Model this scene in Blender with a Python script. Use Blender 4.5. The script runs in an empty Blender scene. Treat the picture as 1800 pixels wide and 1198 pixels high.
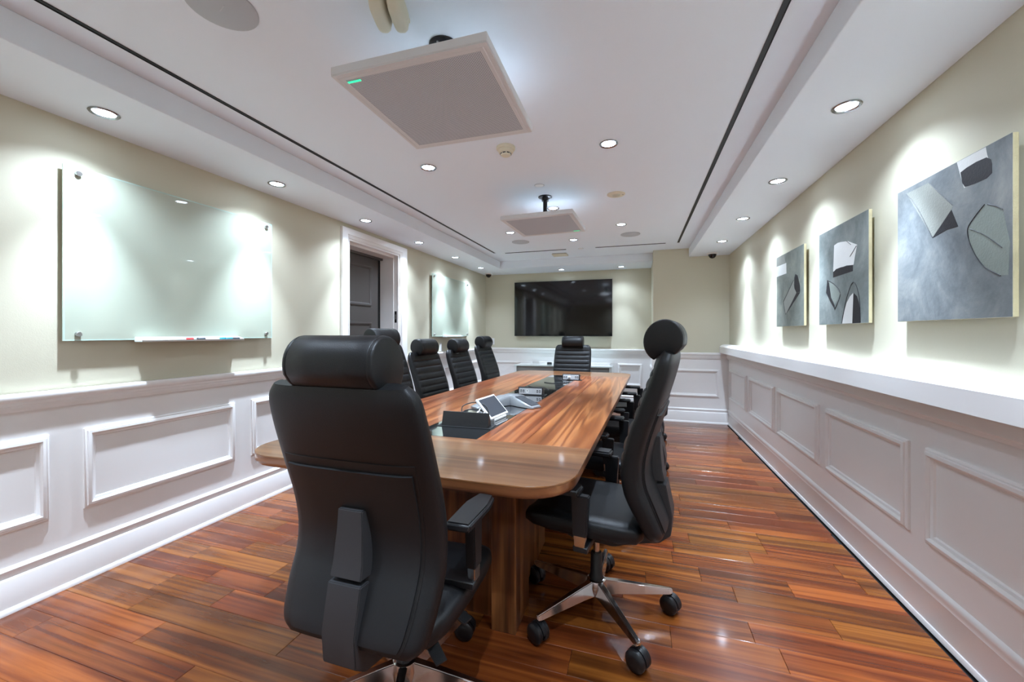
import bpy, bmesh, math, random
from mathutils import Vector, Matrix

random.seed(7)
sc = bpy.context.scene
C = sc.collection
PI = math.pi

# ------------------------------------------------------------------ camera, world, exposure
cam_d = bpy.data.cameras.new('camera')
cam = bpy.data.objects.new('camera', cam_d)
C.objects.link(cam)
cam.location = (0, 0, 1.3)
cam.rotation_euler = (PI / 2, 0, math.atan(221 / 702))
cam_d.sensor_width = 36
cam_d.lens = 702 / 1800 * 36
cam_d.shift_y = -15 / 1800
cam_d.clip_start = 0.02
sc.camera = cam

w = bpy.data.worlds.new('world')
sc.world = w
w.use_nodes = True
w.node_tree.nodes['Background'].inputs[0].default_value = (0.5, 0.5, 0.5, 1)
w.node_tree.nodes['Background'].inputs[1].default_value = 0.0

sc.view_settings.view_transform = 'Standard'
sc.view_settings.look = 'None'
sc.view_settings.gamma = 1
sc.view_settings.use_curve_mapping = False
sc.view_settings.exposure = 0.82
DOWNLIGHT_W = 155.0          # every downlight of the room
LIGHT_COL = (0.68, 0.82, 1.0)

# room
XL, XR, YF, YC, XC, YB = -2.802, 1.235, 7.2, 6.3, 0.222, -1.7
ZC, ZS = 2.52, 2.396        # ceiling, soffit


# ------------------------------------------------------------------ helpers
def srgb(r, g, b, a=1):
    f = lambda c: (c / 255 / 12.92) if c / 255 <= 0.04045 else ((c / 255 + 0.055) / 1.055) ** 2.4
    return (f(r), f(g), f(b), a)


def mat(name, col, rough=0.5, metal=0.0, bump=0.0, bscale=60, vary=0.0, vscale=4, coat=0.0, coat_r=0.05,
        emit=None, estr=0, trans=0.0, spec=0.5, stretch=None):
    m = bpy.data.materials.new(name)
    m.use_nodes = True
    nt = m.node_tree
    N, L = nt.nodes, nt.links
    b = N['Principled BSDF']
    b.inputs['Base Color'].default_value = col
    b.inputs['Roughness'].default_value = rough
    b.inputs['Metallic'].default_value = metal
    b.inputs['Coat Weight'].default_value = coat
    b.inputs['Coat Roughness'].default_value = coat_r
    b.inputs['Transmission Weight'].default_value = trans
    b.inputs['Specular IOR Level'].default_value = spec
    if emit:
        b.inputs['Emission Color'].default_value = emit
        b.inputs['Emission Strength'].default_value = estr
    tc = N.new('ShaderNodeTexCoord')
    mp = N.new('ShaderNodeMapping')
    L.new(tc.outputs['Object'], mp.inputs[0])
    if stretch:
        mp.inputs['Scale'].default_value = stretch
    nz = N.new('ShaderNodeTexNoise')
    nz.inputs['Scale'].default_value = vscale
    nz.inputs['Detail'].default_value = 5
    L.new(mp.outputs[0], nz.inputs['Vector'])
    mx = N.new('ShaderNodeMix')
    mx.data_type = 'RGBA'
    mx.inputs['A'].default_value = tuple(c * (1 - vary) for c in col[:3]) + (1,)
    mx.inputs['B'].default_value = tuple(min(1, c * (1 + vary)) for c in col[:3]) + (1,)
    L.new(nz.outputs['Fac'], mx.inputs['Factor'])
    L.new(mx.outputs['Result'], b.inputs['Base Color'])
    if bump:
        n2 = N.new('ShaderNodeTexNoise')
        n2.inputs['Scale'].default_value = bscale
        n2.inputs['Detail'].default_value = 3
        L.new(mp.outputs[0], n2.inputs['Vector'])
        bp = N.new('ShaderNodeBump')
        bp.inputs['Strength'].default_value = bump
        bp.inputs['Distance'].default_value = 0.01
        L.new(n2.outputs['Fac'], bp.inputs['Height'])
        L.new(bp.outputs[0], b.inputs['Normal'])
    return m


def ramp(N, stops, interp='LINEAR'):
    r = N.new('ShaderNodeValToRGB')
    e = r.color_ramp.elements
    r.color_ramp.interpolation = interp
    while len(e) > 1:
        e.remove(e[0])
    e[0].position, e[0].color = stops[0]
    for p, c in stops[1:]:
        k = e.new(p)
        k.color = c
    return r


def wood(name, axis, tones, streak, rough, coat, along=0.9, across=11.0, figure=1.0, dark=0.55):
    """axis: 0 grain along local X, 1 along Y, 2 along Z. mesh attribute 'rnd' tells one board from the next."""
    m = bpy.data.materials.new(name)
    m.use_nodes = True
    nt = m.node_tree
    N, L = nt.nodes, nt.links
    b = N['Principled BSDF']
    tc = N.new('ShaderNodeTexCoord')
    at = N.new('ShaderNodeAttribute')
    at.attribute_name = 'rnd'
    mul = N.new('ShaderNodeVectorMath')
    mul.operation = 'SCALE'
    mul.inputs[0].default_value = (37.1, 53.7, 19.3)
    L.new(at.outputs['Fac'], mul.inputs['Scale'])
    add = N.new('ShaderNodeVectorMath')
    add.operation = 'ADD'
    L.new(tc.outputs['Object'], add.inputs[0])
    L.new(mul.outputs[0], add.inputs[1])
    mp = N.new('ShaderNodeMapping')
    s = [across] * 3
    s[axis] = along
    mp.inputs['Scale'].default_value = s
    L.new(add.outputs[0], mp.inputs[0])
    # broad figure, distorted rings
    big = N.new('ShaderNodeTexNoise')
    big.inputs['Scale'].default_value = 0.55
    big.inputs['Detail'].default_value = 2
    big.inputs['Distortion'].default_value = 0.6
    L.new(mp.outputs[0], big.inputs['Vector'])
    m1 = N.new('ShaderNodeMath')
    m1.operation = 'MULTIPLY'
    m1.inputs[1].default_value = 9.0 * figure
    L.new(big.outputs['Fac'], m1.inputs[0])
    m2 = N.new('ShaderNodeMath')
    m2.operation = 'PINGPONG'
    m2.inputs[1].default_value = 1.0
    L.new(m1.outputs[0], m2.inputs[0])
    fine = N.new('ShaderNodeTexNoise')
    fine.inputs['Scale'].default_value = 3.2
    fine.inputs['Detail'].default_value = 8
    fine.inputs['Roughness'].default_value = 0.65
    L.new(mp.outputs[0], fine.inputs['Vector'])
    mixf = N.new('ShaderNodeMath')
    mixf.operation = 'MULTIPLY_ADD'
    mixf.inputs[1].default_value = 0.45
    L.new(m2.outputs[0], mixf.inputs[0])
    f2 = N.new('ShaderNodeMath')
    f2.operation = 'MULTIPLY'
    f2.inputs[1].default_value = 0.55
    L.new(fine.outputs['Fac'], f2.inputs[0])
    L.new(f2.outputs[0], mixf.inputs[2])
    rp = ramp(N, [(0.12, tones[0]), (0.42, tones[1]), (0.72, tones[2])])
    L.new(mixf.outputs[0], rp.inputs[0])
    # dark streaks
    sm = N.new('ShaderNodeMapping')
    s3 = [across * 1.3] * 3
    s3[axis] = along * 0.7
    sm.inputs['Scale'].default_value = s3
    sm.inputs['Location'].default_value = (5.2, 1.7, 3.3)
    L.new(add.outputs[0], sm.inputs[0])
    sn = N.new('ShaderNodeTexNoise')
    sn.inputs['Scale'].default_value = 1.1
    sn.inputs['Detail'].default_value = 4
    sn.inputs['Distortion'].default_value = 0.3
    L.new(sm.outputs[0], sn.inputs['Vector'])
    sr = ramp(N, [(0.53, (0, 0, 0, 1)), (0.68, (1, 1, 1, 1))])
    L.new(sn.outputs['Fac'], sr.inputs[0])
    sf = N.new('ShaderNodeMath')
    sf.operation = 'MULTIPLY'
    sf.inputs[1].default_value = dark
    L.new(sr.outputs[0], sf.inputs[0])
    mx = N.new('ShaderNodeMix')
    mx.data_type = 'RGBA'
    L.new(sf.outputs[0], mx.inputs['Factor'])
    L.new(rp.outputs[0], mx.inputs['A'])
    mx.inputs['B'].default_value = streak
    # board to board tone
    fr = N.new('ShaderNodeMath')
    fr.operation = 'MULTIPLY'
    fr.inputs[1].default_value = 17.77
    L.new(at.outputs['Fac'], fr.inputs[0])
    fr2 = N.new('ShaderNodeMath')
    fr2.operation = 'FRACT'
    L.new(fr.outputs[0], fr2.inputs[0])
    hs = N.new('ShaderNodeHueSaturation')
    mr = N.new('ShaderNodeMapRange')
    mr.inputs['To Min'].default_value = 0.7
    mr.inputs['To Max'].default_value = 1.22
    L.new(fr2.outputs[0], mr.inputs[0])
    L.new(mr.outputs[0], hs.inputs['Value'])
    mh = N.new('ShaderNodeMapRange')
    mh.inputs['To Min'].default_value = 0.493
    mh.inputs['To Max'].default_value = 0.508
    L.new(at.outputs['Fac'], mh.inputs[0])
    L.new(mh.outputs[0], hs.inputs['Hue'])
    L.new(mx.outputs['Result'], hs.inputs['Color'])
    L.new(hs.outputs[0], b.inputs['Base Color'])
    b.inputs['Roughness'].default_value = rough
    b.inputs['Specular IOR Level'].default_value = 0.35
    b.inputs['Coat Weight'].default_value = coat
    b.inputs['Coat Roughness'].default_value = 0.08
    bp = N.new('ShaderNodeBump')
    bp.inputs['Strength'].default_value = 0.06
    bp.inputs['Distance'].default_value = 0.004
    L.new(fine.outputs['Fac'], bp.inputs['Height'])
    L.new(bp.outputs[0], b.inputs['Normal'])
    return m


def link(name, me, m=None, parent=None, loc=(0, 0, 0), rot=(0, 0, 0)):
    o = bpy.data.objects.new(name, me)
    C.objects.link(o)
    if m is not None and me is not None and not me.materials:
        me.materials.append(m)
    o.location = loc
    o.rotation_euler = rot
    if parent is not None:
        o.parent = parent
    return o


def mesh_of(bm, name, smooth=None):
    bmesh.ops.recalc_face_normals(bm, faces=bm.faces[:])
    me = bpy.data.meshes.new(name)
    bm.to_mesh(me)
    bm.free()
    if smooth is not None:
        me.shade_smooth()
        me.set_sharp_from_angle(angle=math.radians(smooth))
    return me


def obj(name, bm, m, parent=None, loc=(0, 0, 0), rot=(0, 0, 0), smooth=None, rnd=None):
    me = mesh_of(bm, name, smooth)
    if rnd is not None:
        set_rnd(me, rnd)
    return link(name, me, m, parent, loc, rot)


def set_rnd(me, v):
    a = me.attributes.new('rnd', 'FLOAT', 'POINT')
    a.data.foreach_set('value', [v] * len(me.vertices))


def empty(name, loc=(0, 0, 0), rz=0.0):
    o = bpy.data.objects.new(name, None)
    o.empty_display_size = 0.05
    C.objects.link(o)
    o.location = loc
    o.rotation_euler = (0, 0, rz)
    return o


def tag(o, label, cat, group=None):
    o['label'] = label
    o['category'] = cat
    if group:
        o['group'] = group
    return o


def struct(o):
    o['kind'] = 'structure'
    return o


def box(bm, x0, x1, y0, y1, z0, z1, bev=0.0, seg=2):
    vs = [bm.verts.new(p) for p in
          [(x0, y0, z0), (x1, y0, z0), (x1, y1, z0), (x0, y1, z0), (x0, y0, z1), (x1, y0, z1), (x1, y1, z1),
           (x0, y1, z1)]]
    fs = [bm.faces.new([vs[i] for i in f]) for f in
          [(0, 3, 2, 1), (4, 5, 6, 7), (0, 1, 5, 4), (1, 2, 6, 5), (2, 3, 7, 6), (3, 0, 4, 7)]]
    if bev > 0:
        es = list({e for f in fs for e in f.edges})
        bmesh.ops.bevel(bm, geom=es, offset=bev, segments=seg, affect='EDGES', profile=0.5)
    return bm


def B(*a, **k):
    return box(bmesh.new(), *a, **k)


def prism(bm, pts, z0, z1, axis=2, bev=0.0, seg=1):
    """extrude a 2D polygon; axis is the extrusion axis. pts order (a,b) fill the other two axes."""
    def P(a, b, c):
        return {2: (a, b, c), 0: (c, a, b), 1: (a, c, b)}[axis]
    lo = [bm.verts.new(P(a, b, z0)) for a, b in pts]
    hi = [bm.verts.new(P(a, b, z1)) for a, b in pts]
    n = len(pts)
    f0 = bm.faces.new(lo)
    f1 = bm.faces.new(hi)
    for i in range(n):
        bm.faces.new([lo[i], lo[(i + 1) % n], hi[(i + 1) % n], hi[i]])
    if bev > 0:
        bmesh.ops.recalc_face_normals(bm, faces=bm.faces[:])
        es = list(set(f1.edges) | set(f0.edges))
        bmesh.ops.bevel(bm, geom=es, offset=bev, segments=seg, affect='EDGES', profile=0.5)
    return bm


def lathe(bm, prof, n=24, M=None):
    """prof: list of (r, z)."""
    M = M or Matrix.Identity(4)
    rings = []
    for r, z in prof:
        if r < 1e-6:
            rings.append([bm.verts.new(M @ Vector((0, 0, z)))])
        else:
            rings.append([bm.verts.new(M @ Vector((r * math.cos(2 * PI * i / n), r * math.sin(2 * PI * i / n), z)))
                          for i in range(n)])
    for a, b in zip(rings, rings[1:]):
        for i in range(n):
            j = (i + 1) % n
            if len(a) == 1 and len(b) == 1:
                continue
            if len(a) == 1:
                bm.faces.new([a[0], b[i], b[j]])
            elif len(b) == 1:
                bm.faces.new([a[i], a[j], b[0]])
            else:
                bm.faces.new([a[i], a[j], b[j], b[i]])
    for ends in (rings[0], rings[-1]):
        if len(ends) > 2:
            bm.faces.new(ends)
    return bm


def loft(bm, rings, cap=True, closed=True):
    R = [[bm.verts.new(p) for p in r] for r in rings]
    n = len(R[0])
    for a, b in zip(R, R[1:]):
        for i in range(n if closed else n - 1):
            j = (i + 1) % n
            bm.faces.new([a[i], a[j], b[j], b[i]])
    if cap:
        bm.faces.new(R[0])
        bm.faces.new(R[-1])
    return bm


def tube(bm, pts, r, n=8, sub=6):
    P = [Vector(p) for p in pts]
    Q = []
    for i in range(len(P) - 1):
        p0 = P[max(i - 1, 0)]
        p1, p2 = P[i], P[i + 1]
        p3 = P[min(i + 2, len(P) - 1)]
        for k in range(sub):
            t = k / sub
            Q.append(0.5 * ((2 * p1) + (p2 - p0) * t + (2 * p0 - 5 * p1 + 4 * p2 - p3) * t * t
                            + (3 * p1 - p0 - 3 * p2 + p3) * t ** 3))
    Q.append(P[-1])
    rings = []
    up = Vector((0.13, 0.21, 1)).normalized()
    for i, q in enumerate(Q):
        d = (Q[min(i + 1, len(Q) - 1)] - Q[max(i - 1, 0)]).normalized()
        a = d.cross(up)
        if a.length < 1e-3:
            a = d.cross(Vector((1, 0, 0)))
        a.normalize()
        b = d.cross(a).normalized()
        rings.append([q + a * r * math.cos(2 * PI * k / n) + b * r * math.sin(2 * PI * k / n) for k in range(n)])
    return loft(bm, rings)


def interp(tab, t):
    for (a, va), (b, vb) in zip(tab, tab[1:]):
        if t <= b:
            k = (t - a) / (b - a)
            return [x + (y - x) * k for x, y in zip(va, vb)]
    return list(tab[-1][1])


def smooth_tab(tab, n):
    """catmull-rom resampling of rows of values"""
    out = []
    m = len(tab) - 1
    for i in range(n):
        u = i / (n - 1) * m
        k = min(int(u), m - 1)
        t = u - k
        p0, p1, p2, p3 = tab[max(k - 1, 0)], tab[k], tab[k + 1], tab[min(k + 2, m)]
        out.append([0.5 * (2 * b + (c - a) * t + (2 * a - 5 * b + 4 * c - d) * t * t + (3 * b - a - 3 * c + d) * t ** 3)
                    for a, b, c, d in zip(p0, p1, p2, p3)])
    return out


# ------------------------------------------------------------------ materials
M = {}
M['sage'] = mat('sage_paint', srgb(207, 202, 180), 0.6, bump=0.05, bscale=240, vary=0.01)
M['white'] = mat('white_trim_paint', srgb(244, 242, 240), 0.28, bump=0.02, bscale=30, vary=0.005)
M['ceil'] = mat('ceiling_paint', srgb(234, 241, 248), 0.7, bump=0.03, bscale=200, vary=0.006)
M['black_slot'] = mat('slot_black', srgb(12, 12, 13), 0.5, vary=0.1)
M['sub'] = mat('subfloor_dark', srgb(16, 12, 10), 0.9, vary=0.2)
M['leather'] = mat('black_leather', srgb(18, 19, 21), 0.42, spec=0.4, bump=0.12, bscale=420, vary=0.08, vscale=12)
M['shell'] = mat('black_vinyl_shell', srgb(24, 25, 27), 0.48, spec=0.4, bump=0.08, bscale=500, vary=0.06)
M['plastic'] = mat('black_plastic', srgb(24, 24, 26), 0.45, bump=0.05, bscale=300, vary=0.05)
M['dark_plastic'] = mat('bracket_plastic', srgb(46, 46, 48), 0.5, bump=0.04, bscale=260, vary=0.05)
M['rubber'] = mat('caster_rubber', srgb(18, 18, 20), 0.35, vary=0.1)
M['chrome'] = mat('polished_aluminium', srgb(215, 212, 210), 0.16, 1.0, vary=0.03)
M['steel'] = mat('brushed_steel', srgb(190, 190, 190), 0.3, 1.0, vary=0.05, stretch=(1, 40, 40))
M['lens'] = mat('downlight_lens', (1, 1, 1, 1), 0.5, emit=LIGHT_COL + (1,), estr=22, vary=0.0)
M['grille'] = mat('speaker_grille', srgb(186, 190, 194), 0.6, bump=0.1, bscale=700, vary=0.04)
M['beige'] = mat('aged_beige_plastic', srgb(222, 214, 190), 0.45, vary=0.03)
M['white_pl'] = mat('white_plastic', srgb(232, 232, 230), 0.4, vary=0.01)
M['offwhite'] = mat('off_white_enamel', srgb(218, 217, 217), 0.4, vary=0.01)
M['darkdoor'] = mat('charcoal_door_paint', srgb(88, 83, 80), 0.45, bump=0.02, bscale=60, vary=0.02)
M['glassboard'] = mat('frosted_glass', srgb(184, 192, 174), 0.35, coat=1.0, coat_r=0.02, vary=0.01)
M['glassedge'] = mat('glass_edge', srgb(196, 222, 212), 0.1, coat=1.0, vary=0.02)
M['screen'] = mat('tv_screen', srgb(7, 7, 9), 0.07, vary=0.1, spec=0.6)
M['bezel'] = mat('tv_bezel', srgb(10, 10, 11), 0.3, vary=0.1)
M['inlay'] = mat('black_glass_inlay', srgb(22, 24, 25), 0.05, coat=1.0, coat_r=0.03, vary=0.15)
M['blackbox'] = mat('black_anodised', srgb(30, 31, 33), 0.42, vary=0.06)
M['silver'] = mat('silver_plastic', srgb(196, 198, 200), 0.35, 0.25, vary=0.03)
M['phone_grey'] = mat('phone_silver_grey', srgb(150, 153, 156), 0.35, 0.4, vary=0.03)
M['darkscreen'] = mat('dark_lcd', srgb(62, 66, 72), 0.15, vary=0.05)
M['green_led'] = mat('green_led', (0.03, 0.45, 0.22, 1), 0.4, emit=(0.02, 0.75, 0.33, 1), estr=0.9)
M['cable_b'] = mat('black_cable', srgb(16, 16, 17), 0.45, vary=0.1)
M['cable_w'] = mat('white_cable', srgb(226, 226, 226), 0.45, vary=0.03)
M['red'] = mat('red_marker', srgb(205, 52, 50), 0.35, vary=0.04)
M['teal'] = mat('teal_marker', srgb(26, 128, 150), 0.35, vary=0.04)
M['markb'] = mat('black_marker', srgb(28, 40, 50), 0.35, vary=0.04)
M['cred_grey'] = mat('credenza_grey', srgb(148, 150, 148), 0.4, vary=0.02)
M['cred_white'] = mat('credenza_white', srgb(222, 226, 224), 0.3, vary=0.01)
M['cred_glass'] = mat('back_painted_glass_top', srgb(214, 226, 222), 0.08, coat=1.0, vary=0.01)
M['acrylic'] = mat('frosted_acrylic', srgb(225, 232, 230), 0.15, coat=0.6, vary=0.01)
M['canvas'] = mat('painted_canvas_edge', srgb(196, 184, 146), 0.8, bump=0.3, bscale=200, vary=0.25, vscale=14)
M['paint_white'] = mat('art_white', srgb(226, 226, 222), 0.7, bump=0.1, bscale=120, vary=0.05, vscale=12)
M['paint_black'] = mat('art_black', srgb(34, 32, 36), 0.55, bump=0.1, bscale=120, vary=0.15, vscale=12)
M['paint_pale'] = mat('art_pale', srgb(146, 148, 140), 0.7, bump=0.15, bscale=120, vary=0.12, vscale=10)
M['paint_sage'] = mat('art_sage', srgb(136, 144, 136), 0.7, bump=0.15, bscale=120, vary=0.18, vscale=14)
M['floorwood'] = wood('jatoba_floor', 0, [srgb(64, 27, 10), srgb(97, 47, 18), srgb(127, 69, 27)],
                      srgb(38, 16, 7), 0.26, 0.25, along=0.8, across=19, figure=0.8, dark=0.5)
M['walnut_y'] = wood('walnut_long', 1, [srgb(104, 52, 26), srgb(142, 78, 42), srgb(178, 110, 64)],
                     srgb(70, 34, 20), 0.28, 0.45, along=0.65, across=12, figure=1.5, dark=0.5)
M['walnut_x'] = wood('walnut_end', 0, [srgb(112, 66, 38), srgb(138, 88, 54), srgb(166, 114, 74)],
                     srgb(84, 48, 28), 0.28, 0.45, along=0.6, across=13, figure=0.8, dark=0.4)
M['walnut_z'] = wood('walnut_leg', 2, [srgb(58, 30, 16), srgb(98, 55, 29), srgb(136, 86, 48)],
                     srgb(28, 15, 9), 0.3, 0.4, along=0.6, across=14, figure=1.0, dark=0.7)
for k in ('walnut_x', 'walnut_y', 'walnut_z'):
    for nd in M[k].node_tree.nodes:
        if nd.type == 'MAP_RANGE' and abs(nd.inputs['To Min'].default_value - 0.7) < 1e-4:
            nd.inputs['To Min'].default_value = 0.85
            nd.inputs['To Max'].default_value = 1.1


def art_ground(name, a, b, c):
    m = bpy.data.materials.new(name)
    m.use_nodes = True
    N, L = m.node_tree.nodes, m.node_tree.links
    bs = N['Principled BSDF']
    tc = N.new('ShaderNodeTexCoord')
    n1 = N.new('ShaderNodeTexNoise')
    n1.inputs['Scale'].default_value = 4.5
    n1.inputs['Detail'].default_value = 9
    n1.inputs['Roughness'].default_value = 0.68
    n1.inputs['Distortion'].default_value = 0.5
    L.new(tc.outputs['Object'], n1.inputs['Vector'])
    r = ramp(N, [(0.3, a), (0.5, b), (0.72, c)])
    L.new(n1.outputs['Fac'], r.inputs[0])
    L.new(r.outputs[0], bs.inputs['Base Color'])
    bs.inputs['Roughness'].default_value = 0.62
    n2 = N.new('ShaderNodeTexNoise')
    n2.inputs['Scale'].default_value = 45
    n2.inputs['Detail'].default_value = 6
    L.new(tc.outputs['Object'], n2.inputs['Vector'])
    bp = N.new('ShaderNodeBump')
    bp.inputs['Strength'].default_value = 0.25
    bp.inputs['Distance'].default_value = 0.004
    L.new(n2.outputs['Fac'], bp.inputs['Height'])
    L.new(bp.outputs[0], bs.inputs['Normal'])
    return m


def perforated():
    m = bpy.data.materials.new('perforated_metal')
    m.use_nodes = True
    N, L = m.node_tree.nodes, m.node_tree.links
    bs = N['Principled BSDF']
    tc = N.new('ShaderNodeTexCoord')
    mp = N.new('ShaderNodeMapping')
    mp.inputs['Scale'].default_value = (165, 165, 165)
    L.new(tc.outputs['Object'], mp.inputs[0])
    v = N.new('ShaderNodeTexVoronoi')
    v.inputs['Randomness'].default_value = 0.0
    v.inputs['Scale'].default_value = 1.0
    v.voronoi_dimensions = '2D'
    L.new(mp.outputs[0], v.inputs['Vector'])
    r = ramp(N, [(0.30, srgb(100, 102, 106)), (0.40, srgb(216, 220, 226))])
    L.new(v.outputs['Distance'], r.inputs[0])
    L.new(r.outputs[0], bs.inputs['Base Color'])
    bs.inputs['Roughness'].default_value = 0.5
    return m


M['perf'] = perforated()

# ------------------------------------------------------------------ floor
floor = struct(obj('floor', B(XL - 0.3, XR + 0.2, YB - 0.2, YF + 0.2, -0.12, -0.016), M['sub']))


def plank_bm(lx, ly, bm=None, cx=0, cy=0):
    bm = bm or bmesh.new()
    c = 0.0016
    z = [-0.016, -0.0016, 0.0]
    hx, hy = lx / 2, ly / 2
    q = [(-1, -1), (1, -1), (1, 1), (-1, 1)]
    r0 = [bm.verts.new((cx + a * hx, cy + b * hy, z[0])) for a, b in q]
    r1 = [bm.verts.new((cx + a * hx, cy + b * hy, z[1])) for a, b in q]
    r2 = [bm.verts.new((cx + a * (hx - c), cy + b * (hy - c), z[2])) for a, b in q]
    for A, D in ((r0, r1), (r1, r2)):
        for i in range(4):
            j = (i + 1) % 4
            bm.faces.new([A[i], A[j], D[j], D[i]])
    bm.faces.new(r2)
    return bm


P = 0.1305
planks = []
y0 = 1.117 - P * 22
k = 0
while y0 < YF:
    ya, yb = max(y0, YB), min(y0 + P, YF)
    x = XL + 0.002 - random.uniform(0.0, 0.7)
    xmax = 1.194 if yb <= YC + 0.05 else XC
    while x < xmax - 0.02:
        ln = random.choice([0.42, 0.6, 0.75, 0.9, 1.05, 1.2, 1.35])
        xa, xb = max(x, XL + 0.002), min(x + ln, xmax)
        if xb - xa > 0.05 and yb - ya > 0.03:
            planks.append((xa, xb, ya, yb))
        x += ln
    y0 += P


def in_view(p):
    for px in (p[0], (p[0] + p[1]) / 2, p[1]):
        for py in (p[2], p[3]):
            s, c = math.sin(math.atan(221 / 702)), math.cos(math.atan(221 / 702))
            d = -s * px + c * py
            l = c * px + s * py
            if d > 0.2:
                u, v = 900 + 702 * l / d, 584 + 702 * 1.3 / d
                if -20 < u < 1820 and v < 1215:
                    return True
    return False


planks.sort(key=lambda p: (not in_view(p), math.hypot((p[0] + p[1]) / 2, (p[2] + p[3]) / 2)))
rest = bmesh.new()
rest_rnd = []
for i, (xa, xb, ya, yb) in enumerate(planks):
    r = random.random()
    if i < 290 and in_view((xa, xb, ya, yb)):
        o = obj('floor_plank', plank_bm(xb - xa - 0.0006, yb - ya - 0.0006), M['floorwood'], floor,
                ((xa + xb) / 2, (ya + yb) / 2, random.uniform(-0.0004, 0.0)), rnd=r)
    else:
        n0 = len(rest.verts)
        plank_bm(xb - xa - 0.0006, yb - ya - 0.0006, rest, (xa + xb) / 2, (ya + yb) / 2)
        rest_rnd += [r] * (len(rest.verts) - n0)
if len(rest.verts):
    me = mesh_of(rest, 'floor_planks_far')
    a = me.attributes.new('rnd', 'FLOAT', 'POINT')
    a.data.foreach_set('value', rest_rnd)
    o = link('floor_planks_far', me, M['floorwood'], floor)
    o['kind'] = 'stuff'

# ------------------------------------------------------------------ walls and ceiling
DY0, DY1, DZ = 3.365, 4.265, 2.262
bm = bmesh.new()
box(bm, XL - 0.26, XL, YB - 0.2, DY0, -0.12, ZC)
box(bm, XL - 0.26, XL, DY1, YF + 0.2, -0.12, ZC)
box(bm, XL - 0.26, XL, DY0, DY1, DZ, ZC)
wall_left = struct(obj('wall_left', bm, M['sage']))
wall_right = struct(obj('wall_right', B(XR, XR + 0.2, YB - 0.2, YF + 0.2, -0.12, ZC), M['sage']))
wall_back = struct(obj('wall_back', B(XL, XC, YF, YF + 0.2, -0.12, ZC), M['sage']))
wall_column = struct(obj('wall_column', B(XC, XR, YC, YF + 0.2, -0.12, ZC), M['sage']))
wall_front = struct(obj('wall_front', B(XL, XR, YB - 0.2, YB, -0.12, ZC), M['sage']))
ceiling = struct(obj('ceiling', B(XL - 0.26, XR + 0.2, YB - 0.2, YF + 0.2, ZC, ZC + 0.1), M['ceil']))
obj('soffit', B(XL, -2.262, YB, YF, ZS, ZC, bev=0.004), M['ceil'], ceiling)
obj('soffit', B(0.706, XR, YB, YC, ZS, ZC, bev=0.004), M['ceil'], ceiling)
obj('soffit', B(-2.263, XC, 6.505, YF, ZS + 0.0004, ZC, bev=0.004), M['ceil'], ceiling)
obj('soffit', B(-2.263, 0.707, YB, -1.0, ZS + 0.0004, ZC, bev=0.004), M['ceil'], ceiling)


def frame_profile(s=1.0, k=1.0):
    # (inset from the outer edge, height off the wall)
    return [(0, 0), (0, 0.007 * s), (0.006 * s, 0.010 * s), (0.012 * s, 0.010 * s), (0.014 * s, 0.0145 * s),
            (0.026 * s, 0.017 * s), (0.034 * s, 0.013 * s), (0.036 * s, 0.009 * s), (0.046 * s, 0.006 * s),
            (0.05 * s, 0.0)] if k == 1.0 else [(d, h * k) for d, h in frame_profile(s)]


def moulding_frame(a0, a1, b0, b1, to3, prof):
    bm = bmesh.new()
    rings = []
    for sa, sb in ((0, 0), (1, 0), (1, 1), (0, 1)):
        rings.append([bm.verts.new(to3((a1 - d) if sa else (a0 + d), (b1 - d) if sb else (b0 + d), h))
                      for d, h in prof])
    for i in range(4):
        A, D = rings[i], rings[(i + 1) % 4]
        for j in range(len(prof) - 1):
            bm.faces.new([A[j], A[j + 1], D[j + 1], D[j]])
    return bm


WX = 0.012   # wainscot board thickness
# wainscot boards, children of their wall
n_trim = 1


def wains(*a):
    global n_trim
    o = struct(obj(f'trim_{n_trim}', B(*a), M['white']))
    n_trim += 1
    return o


wn_left = wains(XL, XL + WX, YB, DY0 - 0.113, 0.0, 0.96)
wn_left2 = wains(XL, XL + WX, DY1 + 0.145, YF, 0.0, 0.96)
wn_right = wains(XR - WX, XR, YB, YC, 0.0, 1.02)
wn_back = wains(XL + WX, XC, YF - WX, YF, 0.0, 0.96)
wn_side = wains(XC - WX, XC, YC - WX, YF - WX, 0.0, 0.96)
wn_column = wains(XC, XR - WX, YC - WX, YC, 0.0, 0.96)
wn_front = wains(XL + WX, XR - WX, YB, YB + WX, 0.0, 0.96)
fp = frame_profile()
ZF0, ZF1 = 0.372, 0.792
for a, b in ((-0.58, 0.245), (0.374, 1.201), (1.331, 2.159), (2.288, 3.12), (4.54, 5.30), (5.42, 6.18), (6.30, 7.06)):
    obj('panel_moulding', moulding_frame(a, b, ZF0, ZF1, lambda p, q, h: (XL + WX + h, p, q), fp), M['white'],
        wn_left if a < 3 else wn_left2, smooth=35)
for a, b in ((-0.56, 0.27), (0.40, 1.25), (1.375, 2.232), (2.353, 3.208), (3.331, 4.187), (4.29, 5.147), (5.29, 6.17)):
    obj('panel_moulding', moulding_frame(a, b, ZF0, ZF1, lambda p, q, h: (XR - WX - h, p, q), frame_profile(1.0, 1.5)), M['white'],
        wn_right, smooth=35)
for a, b in ((-2.66, -1.86), (-1.74, -0.46), (-0.33, 0.07)):
    obj('panel_moulding', moulding_frame(a, b, ZF0, ZF1 - 0.03, lambda p, q, h: (p, YF - WX - h, q), fp), M['white'],
        wn_back, smooth=35)
obj('panel_moulding', moulding_frame(0.345, 1.105, ZF0, ZF1 - 0.02, lambda p, q, h: (p, YC - WX - h, q), fp),
    M['white'], wn_column, smooth=35)
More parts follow.
